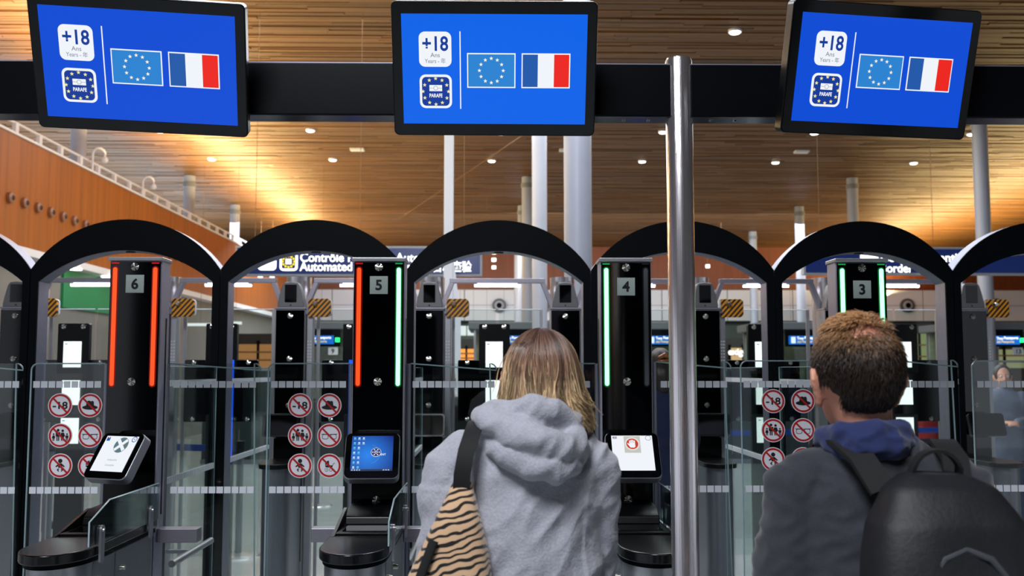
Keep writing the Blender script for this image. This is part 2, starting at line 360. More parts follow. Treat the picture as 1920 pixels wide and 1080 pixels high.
# ceiling downlights
dl = thing('downlight', 'small bright round downlight in the timber ceiling', 'lamp', (0, 20, CZ - .03), group='downlights in the timber ceiling')
MB().tube([(0, 0, .03), (0, 0, -.005)], [.1, .1], 20).obj('bezel', M_WHITE, dl)
MB().tube([(0, 0, 0), (0, 0, -.02)], [.085, .07], 20).obj('lens', glow('downlight', (255, 252, 244), 9), dl)
first = True
for px, py in ((1378, 60), (582, 245), (1243, 248), (1527, 250), (1821, 252), (397, 299), (624, 300), (922, 302), (1204, 303), (1454, 305), (1713, 306), (300, 246), (940, 250)):
    d = CAMR @ Vector(((px - 960) / FPX, -(py - 540) / FPX, -1)); p = EYE + d * ((CZ - .03 - EYE.z) / d.z)
    if first: dl.location = p; first = False
    else: dup(dl, p)
for px, py in ((670, 281), (1503, 285), (1062, 282)):
    d = CAMR @ Vector(((px - 960) / FPX, -(py - 540) / FPX, -1)); p = EYE + d * ((CZ - .03 - EYE.z) / d.z)
    tag(MB().box(-.16, .16, -.1, .1, -.02, .03).obj('ceiling_vent', M_WHITE, bevel=.01), 'small pale oblong speaker plate on the timber ceiling', 'ceiling plate', 'oblong plates on the ceiling').location = p
# spots below the sign, over the far counter
for i, (px, py, Y) in enumerate(((488, 520, 30), (510, 520, 30), (926, 476, 30), (926, 490, 32), (926, 504, 34), (1353, 488, 30), (1327, 502, 33))):
    p = at(px, py, Y)
    g = thing('pendant_spot', 'small bright pendant spot hanging in the far hall', 'lamp', p, group='pendant spots in the far hall')
    MB().cyl((0, 0, 0), (0, 0, .1), .07, 12).obj('spot_lens', glow('spot', (255, 250, 235), 4), g)
    MB().cyl((0, 0, .1), (0, 0, CZ - p.z - .02), .004, 6).obj('drop_rod', M_ROD, g)

# hanging blue signs
M_SIGN = mat('navy_sign_face', (14, 32, 84), rough=.3, emit=.28, ecol=(16, 40, 110))
M_LIT = glow('sign_white', (255, 255, 246), 2.2)
M_YEL = glow('sign_yellow', (250, 224, 30), 1.3)
def hanging_sign(px0, px1, py0, py1, Y, label):
    a = at(px0, py1, Y); b = at(px1, py0, Y); w = b.x - a.x; h = b.z - a.z
    t = thing('hanging_sign', label, 'sign', (a.x, Y, a.z))
    MB().box(0, w, 0, .12, 0, h).obj('sign_box', mat('sign_casing', (150, 154, 160), rough=.4), t, bevel=.008)
    MB().box(.03, w - .03, -.012, 0, .03, h - .03).obj('sign_face', M_SIGN, t)
    for x in (.25, w * .5, w - .25): MB().cyl((x, .06, h), (x, .06, CZ - a.z - .02), .004, 6).obj('hanger', M_ROD, t)
    return t, w, h, (lambda px, py: (at(px, py, Y).x - a.x, -.016, at(px, py, Y).z - a.z)), Y / FPX
t, w, h, q, s = hanging_sign(440, 904, 462, 517, 13.5, 'long navy hanging sign reading Contrôle Frontière Automatisé in lit white letters')
x0, _, z0 = q(484, 507); x1, _, z1 = q(519, 472); MB().prism(rrect(x0, x1, z0, z1, .05), -.03, -.014).obj('blank_pictogram', M_LIT, t)
x0, _, z0 = q(525, 508); x1, _, z1 = q(559, 474)
MB().prism(rrect(x0, x1, z0, z1, .05), -.03, -.014).obj('pictogram_frame', M_LIT, t)
MB().prism(rrect(x0 + .03, x1 - .03, z0 + .03, z1 - .03, .02), -.036, -.03).obj('pictogram_field', M_SIGN, t)
cx, cz = (x0 + x1) / 2, (z0 + z1) / 2
m = MB(); [m.flat(circ(cx + .078 * math.cos(k * PI / 6), cz + .074 * math.sin(k * PI / 6), .016, 10), -.038) for k in range(12)]; m.obj('pictogram_stars', M_YEL, t)
MB().flat(rrect(cx - .04, cx + .04, cz - .036, cz + .036, .008), -.04).obj('pictogram_passport', M_LIT, t)
x, y, z = q(563, 483); text('sign_line', 'Contrôle Frontière Automatisé', .17, M_LIT, t, (x, -.03, z), .016, 'LEFT', (845 - 563) * s)
x, y, z = q(563, 500); text('sign_line', 'Automated Border Control', .17, M_LIT, t, (x, -.03, z), .016, 'LEFT', (806 - 563) * s)
x, y, z = q(811, 500); text('sign_line', '自动查验', .16, M_LIT, t, (x, -.03, z), .02, 'LEFT', (882 - 811) * s)
t, w, h, q, s = hanging_sign(1507, 2000, 464, 515, 13.5, 'navy hanging sign reading Contrôle Frontière and Border Control above kiosk 3')
x0, _, z0 = q(1613, 508); x1, _, z1 = q(1645, 474); MB().prism(rrect(x0, x1, z0, z1, .05), -.03, -.014).obj('blank_pictogram', M_LIT, t)
x, y, z = q(1649, 483); text('sign_line', 'Contrôle Frontière', .17, M_LIT, t, (x, -.03, z), .016, 'LEFT', (1826 - 1649) * s)
x, y, z = q(1649, 503); text('sign_line', 'Border Control', .17, M_LIT, t, (x, -.03, z), .016, 'LEFT', (1784 - 1649) * s)
# white sign post with gusset in front of the long sign
p = at(840, 600, 12.6)
t = thing('sign_post', 'white square post with a slanted gusset plate before the long navy sign', 'post', (p.x, 12.6, 0))
MB().box(-.06, .06, 0, .1, 0, CZ - .02).obj('post_shaft', M_WHITE, t, bevel=.01)
MB().prism([(.06, .9), (.16, 1.2), (.16, 2.3), (.06, 3.1)], .03, .05).obj('gusset', M_WHITE, t)

# control booths with lit blue signs in the middle distance
M_BLUE = glow('booth_blue', (20, 110, 215), 1.0); M_GRN = glow('green_lamp', (40, 255, 120), 2.5)
def booth(px, no):
    Y = 19.0; p = at(px, 640, Y)
    t = thing('control_booth', 'passport booth with lit blue sign and plate number %s' % {'12': 'twelve', '13': 'thirteen', '11': 'eleven', '10': 'ten', '9': 'nine'}[no], 'booth', (p.x, Y, 0), group='passport control booths')
    MB().box(-.75, .75, 0, 1.6, 0, 1.05).obj('counter', mat('booth_counter', (52, 56, 60), rough=.4), t, bevel=.02)
    MB().box(-.85, .85, -.1, 1.7, 2.4, 2.55).obj('roof', mat('booth_roof', (92, 96, 100), rough=.5), t, bevel=.02)
    for x in (-.73, .73):
        for y in (.03, 1.55): MB().box(x - .02, x + .02, y - .02, y + .02, 1.05, 2.4).obj('booth_post', M_STEEL, t)
    MB().box(-.71, .71, 1.5, 1.53, 1.05, 2.4).obj('back_screen', mat('booth_back', (150, 158, 128), rough=.6, noise_amt=.5, noise_scale=5), t)
    MB().box(-.71, .71, .02, .03, 1.1, 2.1).obj('booth_glass', M_GLASS, t)
    MB().box(-.3, .28, -.2, -.1, 2.12, 2.28).obj('booth_sign', M_BLUE, t)
    MB().box(-.28, -.2, -.21, -.2, 2.14, 2.26).obj('sign_symbol', glow('pale', (220, 235, 250), 1.4), t)
    MB().box(-.36, .4, -.1, -.06, 2.08, 2.4).obj('sign_bracket', M_BLKM, t)
    text('sign_word', 'Tous', .07, M_LIT, t, (-.17, -.212, 2.235), .01, 'LEFT', .12)
    text('sign_word', 'Passeports', .07, M_LIT, t, (-.03, -.212, 2.235), .01, 'LEFT', .27)
    text('sign_word', 'All', .065, M_YEL, t, (-.17, -.212, 2.165), .01, 'LEFT', .07)
    text('sign_word', 'Passports', .065, M_YEL, t, (-.08, -.212, 2.165), .01, 'LEFT', .24)
    MB().box(.32, .39, -.2, -.1, 2.16, 2.24).obj('status_lamp', M_GRN, t)
    MB().box(.18, .36, -.14, -.1, 1.92, 2.06).obj('number_plate', M_WHITE, t)
    text('booth_number', no, .12, M_INK, t, (.27, -.145, 1.99), .02)
for px, no in ((1505, '12'), (1875, '13'), (1243, '11'), (962, '10'), (600, '9')): booth(px, no)

# dark partitions between and beside the booths
for px0, px1, lab in ((380, 520, 'dark teal partition beside the booth numbered nine'), (690, 880, 'dark teal partition between the booths numbered nine and ten'), (1045, 1165, 'dark teal partition between the booths numbered ten and eleven'),
                      (1330, 1425, 'dark teal partition between the booths numbered eleven and twelve'), (1600, 1790, 'dark teal partition between the booths numbered twelve and thirteen'), (60, 300, 'long dark teal partition under the gallery wall')):
    Y = 17.6; x0 = at(px0, 700, Y).x; w = at(px1, 700, Y).x - x0
    t = thing('partition', lab, 'partition', (x0, Y, 0), group='dark partitions of the control line')
    for i in range(max(1, round(w / .7))): k = w / max(1, round(w / .7)); MB().box(i * k + .01, (i + 1) * k - .01, 0, .05, .08, 1.62).obj('partition_panel', mat('dark_teal_panel', (30, 42, 46), rough=.35), t, bevel=.006)
    MB().box(0, w, -.02, .07, 0, .08).obj('plinth', M_STEELD, t); MB().box(0, w, -.01, .06, 1.62, 1.66).obj('top_rail', M_STEEL, t)
# lit shop fronts at the far side
def shop(px0, px1, py0, py1, Y, col, s, lab, writing=None):
    a = at(px0, py1, Y); b = at(px1, py0, Y); w = b.x - a.x; h = b.z - a.z
    t = thing('shop_front', lab, 'shop', (a.x, Y, 0))
    MB().box(-.15, w + .15, .3, 1.8, 0, b.z + .3).obj('shop_body', mat('shop_dark', (44, 42, 40), rough=.6), t)
    MB().box(-.15, w + .15, .0, .3, 0, max(a.z - .04, .2)).obj('shop_plinth', mat('shop_plinth', (58, 54, 50), rough=.5), t)
    MB().box(0, w, .26, .3, a.z, b.z).obj('lit_window', glow('shop_%d_%d_%d' % col, col, s), t)
    n = max(2, int(w / .9))
    for i in range(n + 1): MB().box(w * i / n - .03, w * i / n + .03, .18, .3, a.z, b.z + .1).obj('mullion', M_BLKM, t)
    for k in (1, 2): MB().box(0, w, .14, .26, a.z + h * k / 3 - .02, a.z + h * k / 3 + .02).obj('shelf', mat('shelf_wood', (120, 84, 50), rough=.5), t)
    if writing: text('shop_lettering', writing, h * .45, M_LIT, t, (w / 2, .12, b.z - h * .25), .02)
    return t
shop(846, 902, 654, 680, 30, (255, 150, 60), 1.6, 'shop with glowing orange shelves behind the lane of kiosk 5')
shop(1372, 1422, 652, 690, 30, (235, 190, 140), .9, 'shop with beige lit shelves and glowing lettering behind the pole', 'exigence')
shop(1440, 1530, 648, 690, 33, (230, 190, 130), .7, 'shop with dim amber shelves behind the booth')
shop(1700, 1760, 625, 690, 30, (170, 185, 120), .5, 'shop with pale green goods beyond kiosk 3')
shop(98, 118, 645, 676, 26, (255, 176, 70), 1.1, 'small shop with amber shelves beyond kiosk 6')
shop(170, 196, 652, 676, 26, (220, 200, 160), .6, 'small shop with cream lit shelves beyond kiosk 6')
shop(440, 520, 645, 690, 28, (215, 150, 90), .5, 'shop with dull orange shelves behind kiosk 5')
shop(1850, 1930, 655, 690, 31, (190, 190, 140), .5, 'shop with olive lit goods beyond the booth numbered thirteen')
# white light boxes over the far concourse
for px0, px1, py0, py1 in ((851, 874, 611, 629), (876, 899, 611, 629), (903, 922, 612, 626), (932, 958, 612, 622), (1310, 1350, 611, 622), (1470, 1498, 606, 618), (350, 400, 606, 611), (430, 452, 603, 608), (592, 612, 603, 607)):
    Y = 24; a = at(px0, py1, Y); b = at(px1, py0, Y); w = b.x - a.x; h = b.z - a.z
    t = thing('light_box', 'white glowing light box hung over the far concourse', 'lamp', (a.x, Y, a.z), group='white light boxes over the concourse')
    MB().box(0, w, 0, .08, 0, h).obj('diffuser', glow('light_box', (240, 246, 245), 1.0), t)
    MB().box(w / 2 - .003, w / 2 + .003, .037, .043, h, CZ - a.z - .02).obj('hanger', M_ROD, t)
# stanchions with blue belts
def stanchion(x, y, to=None):
    t = thing('belt_stanchion', 'steel queue stanchion with flat round base on the pale floor', 'stanchion', (x, y, 0), group='queue stanchions')
    MB().tube([(0, 0, 0), (0, 0, .015), (0, 0, .03)], [.19, .18, .05], 28).obj('base', M_STEEL, t)
    MB().cyl((0, 0, .02), (0, 0, .98), .03, 16).obj('pole', M_STEELD, t)
    MB().cyl((0, 0, .86), (0, 0, 1.0), .04, 16).obj('belt_head', M_BLKP, t)
    if to:
        v = Vector((to[0] - x, to[1] - y, 0)); n_ = Vector((-v.y, v.x, 0)).normalized() * .004
        m = MB(); m.add([n_ + Vector((0, 0, .9)), v + n_ + Vector((0, 0, .9)), v + n_ + Vector((0, 0, .96)), n_ + Vector((0, 0, .96)), -n_ + Vector((0, 0, .9)), v - n_ + Vector((0, 0, .9)), v - n_ + Vector((0, 0, .96)), -n_ + Vector((0, 0, .96))],
                        [(0, 1, 2, 3), (7, 6, 5, 4), (3, 2, 6, 7), (0, 4, 5, 1)]); m.obj('belt', mat('blue_belt', (24, 70, 170), rough=.5), t, smooth=0)
stanchion(-2.25, 8.95, (-4.2, 9.6)); stanchion(-4.2, 9.6); stanchion(-2.14, 12.2); stanchion(4.4, 11.5, (6.6, 11.9)); stanchion(6.6, 11.9); stanchion(2.1, 11.0, (4.4, 11.5))
# ------------------------------------------------------------------ overhead gantry with three monitors
PY = 3.40; PX = at(1276, 400, PY).x
g = thing('monitor_gantry', 'black overhead beam on a polished steel pole, carrying the blue monitors', 'gantry', (PX, PY, 0))
MB().tube([(0, 0, 0), (0, 0, 2.696), (0, 0, 2.707)], [.0465, .0465, .043], 40).obj('pole', M_CHROME, g)
MB().tube([(0, 0, 0), (0, 0, .012), (0, 0, .02)], [.11, .11, .05], 32).obj('pole_foot', M_STEEL, g)
M_BEAM = mat('satin_black_beam', (5, 6, 10), spec=.15, rough=.3, noise_amt=.1, noise_scale=40)
for x0, x1 in ((-2.9 - PX, -.0335), (.0335, 2.9 - PX)):
    b = MB().box(x0, x1, -.036, .066, 2.496, 2.678).obj('beam', M_BEAM, g, bevel=.004)
    MB().box(x0 + .01, x1 - .01, -.03, .06, 2.4945, 2.496).obj('beam_underside', mat('beam_underside', (96, 96, 112), rough=.22, metal=1), b)
    MB().box(x0, x1, -.030, .062, 2.678, 2.682).obj('beam_lid', M_RIM, b)
sm = MB().tube([(0, 0, 0), (0, 0, -.006)], [.009, .008], 12).mesh('beam_screw', 40); sm.materials.append(M_KNOB)
for px in (1170, 1216, 1333, 1378, 1300 - 420): 
    o = link('beam_screw', sm, None, g); o.location = (at(px, 220, 3.41).x - PX, .02, 2.496)

M_SCR = glow('screen_blue', (0, 74, 212), 1.0); M_SCRD = glow('screen_dark_blue', (12, 56, 150), 1.0)
M_WSC = glow('screen_white', (240, 244, 250), 1.0); M_EUB = glow('flag_blue', (40, 130, 208), 1.0)
M_FRB = glow('flag_navy', (30, 88, 168), 1.0); M_FRR = glow('flag_red', (236, 34, 24), 1.0); M_STAR = glow('star_yellow', (244, 232, 160), 1.0)
M_GRT = glow('screen_grey_text', (130, 140, 160), 1.0)
QM = 3.2 / 3.35
def monitor(c, roll, tilt, yaw, w, h, label, blue):
    R_ = Matrix.Rotation(math.radians(yaw), 4, 'Z') @ Matrix.Rotation(math.radians(tilt), 4, 'X') @ Matrix.Rotation(math.radians(roll), 4, 'Y')
    t = thing('monitor', label, 'monitor', c); t.rotation_euler = R_.to_euler()
    ow, oh = w / 2 + .033, h / 2 + .04
    MB().prism(rrect(-ow, ow, -oh, oh, .018), -.002, .045).obj('housing', M_BLKP, t, bevel=.003)
    MB().prism(rrect(-ow + .004, ow - .004, -oh + .004, oh - .004, .015), -.005, -.002).obj('front_glass', mat('screen_bezel', (5, 6, 8), rough=.05), t)
    sc_ = MB().prism([(-w / 2, -h / 2), (w / 2, -h / 2), (w / 2, h / 2), (-w / 2, h / 2)], -.0065, -.005).obj('screen', blue, t, smooth=0)
    U = lambda u, v: ((u - .5) * w, (v - .5) * h)      # u to the right, v up, 0..1
    def rect(u0, u1, v0, v1): a = U(u0, v0); b = U(u1, v1); return [(a[0], a[1]), (b[0], a[1]), (b[0], b[1]), (a[0], b[1])]
    def rr(u0, u1, v0, v1, r): a = U(u0, v0); b = U(u1, v1); return rrect(a[0], b[0], a[1], b[1], r)
    D = -.0075
    MB().flat(rr(.092, .268, .525, .842, .02), D).obj('age_badge', M_WSC, sc_)
    x, z = U(.18, .735); text('age_lettering', '+18', .064, M_SCRD, sc_, (x, D - .001, z), .022, width=.084)
    x, z = U(.18, .632); text('age_lettering', 'Ans', .02, M_GRT, sc_, (x, D - .001, z), .008, width=.031)
    x, z = U(.18, .58); text('age_lettering', 'Years - 年', .019, M_GRT, sc_, (x, D - .001, z), .008, width=.068)
    MB().flat(rr(.092, .268, .145, .455, .02), D).obj('scheme_badge', M_WSC, sc_)
    MB().flat(rr(.105, .255, .167, .433, .014), D - .001).obj('badge_field', M_SCRD, sc_)
    cx, cz = U(.18, .30); m = MB()
    for k in range(12): m.flat(star(cx + .042 * math.sin(k * PI / 6), cz + .042 * math.cos(k * PI / 6), .0068), D - .002)
    m.obj('badge_stars', M_STAR, sc_)
    MB().flat([(cx - .021, cz + .001), (cx + .021, cz + .001), (cx + .021, cz + .021), (cx - .021, cz + .021)], D - .002).obj('passport_symbol', M_WSC, sc_)
    mm = MB(); mm.annulus(cx, cz + .011, .006, .0074, D - .003, 16); mm.flat([(cx - .021, cz + .0105), (cx - .0074, cz + .0105), (cx - .0074, cz + .0117), (cx - .021, cz + .0117)], D - .003)
    mm.flat([(cx + .0074, cz + .0105), (cx + .021, cz + .0105), (cx + .021, cz + .0117), (cx + .0074, cz + .0117)], D - .003); mm.obj('chip_symbol', M_GRT, sc_)
    text('scheme_lettering', 'PARAFE', .017, M_WSC, sc_, (cx, D - .002, cz - .013), .03, width=.043)
    MB().flat(rect(.312, .318, .14, .845), D).obj('divider_line', M_WSC, sc_)
    MB().flat(rect(.352, .615, .335, .652), D).obj('flag_border', M_WSC, sc_)
    MB().flat(rect(.358, .609, .346, .641), D - .001).obj('union_flag', M_EUB, sc_)
    cx, cz = U(.4835, .494); m = MB()
    for k in range(12): m.flat(star(cx + .039 * math.sin(k * PI / 6), cz + .039 * math.cos(k * PI / 6), .0066), D - .002)
    m.obj('flag_stars', mat('glow_starw', (0, 0, 0), emit=1, ecol=(250, 246, 226)), sc_)
    MB().flat(rect(.648, .912, .335, .652), D).obj('flag_border', M_WSC, sc_)
    MB().flat(rect(.654, .736, .346, .641), D - .001).obj('flag_stripe', M_FRB, sc_)
    MB().flat(rect(.736, .824, .346, .641), D - .001).obj('flag_stripe', M_WSC, sc_)
    MB().flat(rect(.824, .906, .346, .641), D - .001).obj('flag_stripe', M_FRR, sc_)
    # arm back to the beam
    Ri = R_.inverted(); back = Ri @ (Vector((c[0], PY - .034, 2.59)) - Vector(c))
    MB().tube([(0, .043, 0), tuple(back)], [.035, .035], 16).obj('mount', M_BLKP, t)
    return t
monitor((-1.2102 * QM, 3.2, 1.62 + 1.0362 * QM), 1.88, 25.98, 3.86, .6408 * QM, .3726 * QM, 'tilted blue +18 monitor on the beam, near the timber wall', M_SCR)
monitor((-.0021 * QM, 3.2, 1.62 + 1.0314 * QM), .42, 22.45, -1.3, .631 * QM, .3699 * QM, 'square-on brighter blue +18 monitor on the beam, above kiosk 5 and kiosk 4', glow('screen_bright_blue', (0, 98, 232), 1.0))
monitor((1.3378 * QM, 3.2, 1.62 + 1.0324 * QM), -.15, 17.43, 9.29, .6324 * QM, .3616 * QM, 'turned blue +18 monitor on the beam, past the steel pole', M_SCR)

# ------------------------------------------------------------------ entry kiosks
KY = 4.34
KX = {6: at(252, 600, KY).x, 5: at(710, 600, KY).x, 4: at(1174, 600, KY).x, 3: at(1617, 600, KY).x}
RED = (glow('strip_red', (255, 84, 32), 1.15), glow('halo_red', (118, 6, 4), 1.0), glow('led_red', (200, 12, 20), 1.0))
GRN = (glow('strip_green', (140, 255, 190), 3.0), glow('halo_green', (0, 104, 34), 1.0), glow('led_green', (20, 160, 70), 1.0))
OFF = (mat('strip_off', (78, 82, 88), rough=.3), mat('halo_off', (14, 15, 17), rough=.3), mat('led_off', (30, 30, 32), rough=.3))
def knob(parent, x, y, z, r=.0175, name='knob'):
    m = MB(); n = 18; vs_ = [(x, y - .0105, z)]
    for i in range(n): a = 2 * PI * i / n; vs_.append((x + r * math.cos(a), y - (.0075 if i % 2 else .0088), z + r * math.sin(a)))
    for i in range(n): a = 2 * PI * i / n; vs_.append((x + r * math.cos(a), y, z + r * math.sin(a)))
    m.add(vs_, [(0, 1 + i, 1 + (i + 1) % n) for i in range(n)] + [(1 + i, 1 + n + i, 1 + n + (i + 1) % n, 1 + (i + 1) % n) for i in range(n)])
    return m.obj(name, M_KNOB, parent, smooth=0)
def tablet(parent, kind, loc, yaw, W=.225, H=.214):
    t = MB().prism(rrect(-W / 2, W / 2, -H / 2, H / 2, .026, 8), 0, .046).obj('tablet', mat('tablet_shell', (150, 152, 160), rough=.35, metal=.6), parent, bevel=.006)
    t.location = loc; t.rotation_euler = (Matrix.Rotation(yaw, 4, 'Z') @ Matrix.Rotation(math.radians(-34), 4, 'X')).to_euler()
    MB().prism(rrect(-W / 2 + .003, W / 2 - .003, -H / 2 + .003, H / 2 - .003, .024, 8), -.002, .001).obj('bezel', M_BLK, t)
    w, h = W * .76, H * .765; D = -.0035
    def el(m, name, mt, k=1): return m.obj(name, mt, t, smooth=0)
    cz0 = .008
    def r_(x0, x1, z0, z1): return [(x0, cz0 + z0), (x1, cz0 + z0), (x1, cz0 + z1), (x0, cz0 + z1)]
    scr = {'cross': M_WSC, 'desk': None, 'hand': M_WSC}[kind]
    if kind == 'desk':
        scr = MATS.get('desktop_screen')
        if not scr:
            scr = mat('desktop_screen', (0, 0, 0), rough=.2, emit=1.0, ecol=(10, 60, 190)); N = scr.node_tree.nodes; L = scr.node_tree.links
            tc = N.new('ShaderNodeTexCoord'); gr = N.new('ShaderNodeTexGradient'); gr.gradient_type = 'SPHERICAL'
            mp = N.new('ShaderNodeMapping'); mp.inputs['Scale'].default_value = (7.5, 7.5, 7.5); mp.inputs['Location'].default_value = (.12, 0, 0)
            cr = N.new('ShaderNodeValToRGB'); cr.color_ramp.elements[0].color = lin((4, 24, 120)); cr.color_ramp.elements[1].color = lin((34, 132, 236))
            L.new(tc.outputs['Object'], mp.inputs[0]); L.new(mp.outputs[0], gr.inputs[0]); L.new(gr.outputs[0], cr.inputs[0]); L.new(cr.outputs[0], N['Principled BSDF'].inputs['Emission Color'])
    el(MB().flat(r_(-w / 2, w / 2, -h / 2, h / 2), D), 'screen', scr)
    D -= .0008
    if kind == 'cross':
        gm = glow('cross_grey', (96, 122, 130), 1.0)
        el(MB().flat(circ(.012, cz0 + .04, .036, 28), D), 'cross_disc', gm)
        m = MB()
        for a in (PI / 4, -PI / 4):
            c_, s_ = math.cos(a), math.sin(a); m.flat([(.012 + c_ * u - s_ * v, cz0 + .04 + s_ * u + c_ * v) for u, v in ((-.034, -.0075), (.034, -.0075), (.034, .0075), (-.034, .0075))], D - .0008 - .0002 * (a > 0))
        el(m, 'cross_bars', M_WSC)
        el(MB().flat(r_(-w / 2 + .006, -w / 2 + .024, .058, .072), D), 'blue_emblem', glow('emblem_blue', (30, 96, 170), 1.0))
        for x, mt in ((-w / 2 + .009, M_FRB), (-w / 2 + .02, M_FRR)): el(MB().flat(circ(x, cz0 + .074, .003, 8), D), 'flag_dot', mt)
        m = MB(); m.annulus(w / 2 - .017, cz0 + .068, .010, .0135, D); el(m, 'ring_emblem', M_FRB)
        text('screen_lettering', '90', .011, M_GRT, t, (w / 2 - .017, D, cz0 + .068), .02)
        text('screen_lettering', 'Indisponible', .012, M_GRT, t, (.004, D, cz0 - .03), .0, width=.05)
        text('screen_lettering', 'Unavailable', .012, M_GRT, t, (.004, D, cz0 - .053), .0, width=.047)
    elif kind == 'desk':
        ic = glow('icon', (190, 215, 240), 1.0); ic2 = glow('icon_cyan', (90, 190, 230), 1.0)
        k = 0
        for r in range(7):
            for c in range(3 if r < 2 else 2):
                x = -w / 2 + .012 + c * .018; z = cz0 + h / 2 - .012 - r * .0225
                m = MB(); m.flat([(x - .004, z - .003), (x + .004, z - .003), (x + .004, z + .005), (x - .004, z + .005)], D); m.flat([(x - .0055, z - .0065), (x + .0055, z - .0065), (x + .0055, z - .005), (x - .0055, z - .005)], D)
                el(m, 'desktop_icon', ic if (k % 3) else ic2); k += 1
        el(MB().flat(r_(-w / 2, w / 2, -h / 2, -h / 2 + .008), D), 'task_bar', glow('taskbar', (6, 14, 50), 1.0))
        for x in (-.078, -.068, -.058, -.048, .05, .06, .07): el(MB().flat(r_(x - .003, x + .003, -h / 2 + .002, -h / 2 + .006), D - .0006), 'task_icon', ic)
        el(MB().flat(circ(.016, cz0 + .004, .021, 28), D), 'emblem_disc', M_WSC); el(MB().flat(circ(.016, cz0 + .004, .0195, 28), D - .0006), 'emblem_field', glow('emblem_navy', (14, 30, 110), 1.0))
        m = MB(); m.annulus(.016, cz0 + .004, .004, .0065, D - .0012, 16)
        for k in range(6): m.flat(circ(.016 + .013 * math.cos(k * PI / 3), cz0 + .004 + .013 * math.sin(k * PI / 3), .0028, 8), D - .0012)
        el(m, 'emblem_gear', M_WSC)
        m = MB(); m.annulus(-.012, cz0 - .004, .0435, .0442, D, 40, -1.3, 1.3); el(m, 'orbit_line', ic2)
        text('screen_lettering', 'ENT', .012, M_WSC, t, (.045, D, cz0 - .006), .02)
        el(MB().flat([(.028, cz0 - .008), (.034, cz0 - .005), (.028, cz0 - .002)], D), 'red_arrow', M_FRR)
    else:
        el(MB().flat(r_(-.034, .034, .0, .078), D), 'photo_frame', glow('frame_grey', (196, 196, 190), 1.0))
        m = MB(); m.annulus(0, cz0 + .042, .025, .031, D - .0006); el(m, 'hand_ring', glow('ring_pale', (225, 222, 215), 1.0))
        el(MB().flat(circ(0, cz0 + .042, .025), D - .0005), 'hand_field', glow('hand_red', (200, 60, 40), 1.0))
        m = MB(); m.flat(rrect(-.012, .012, cz0 + .024, cz0 + .046, .006), D - .0012)
        for i in range(4): m.flat(rrect(-.0125 + i * .0065, -.0075 + i * .0065, cz0 + .042, cz0 + .058 + (.003 if i in (1, 2) else 0), .0024), D - .0012)
        m.flat([(-.012, cz0 + .03), (-.021, cz0 + .043), (-.018, cz0 + .046), (-.010, cz0 + .038)], D - .0012); el(m, 'hand_symbol', M_WSC)
        for x, mt in ((-w / 2 + .009, M_FRB), (-w / 2 + .02, M_FRR)): el(MB().flat(circ(x, cz0 + .074, .003, 8), D), 'flag_dot', mt)
        m = MB(); m.annulus(w / 2 - .017, cz0 + .07, .010, .012, D); el(m, 'ring_emblem', M_GRT)
        for k in range(3): el(MB().flat(r_(-w / 2 + .005, -w / 2 + .023, .066 + k * .004, .0685 + k * .004), D), 'text_line', M_GRT)
    return t
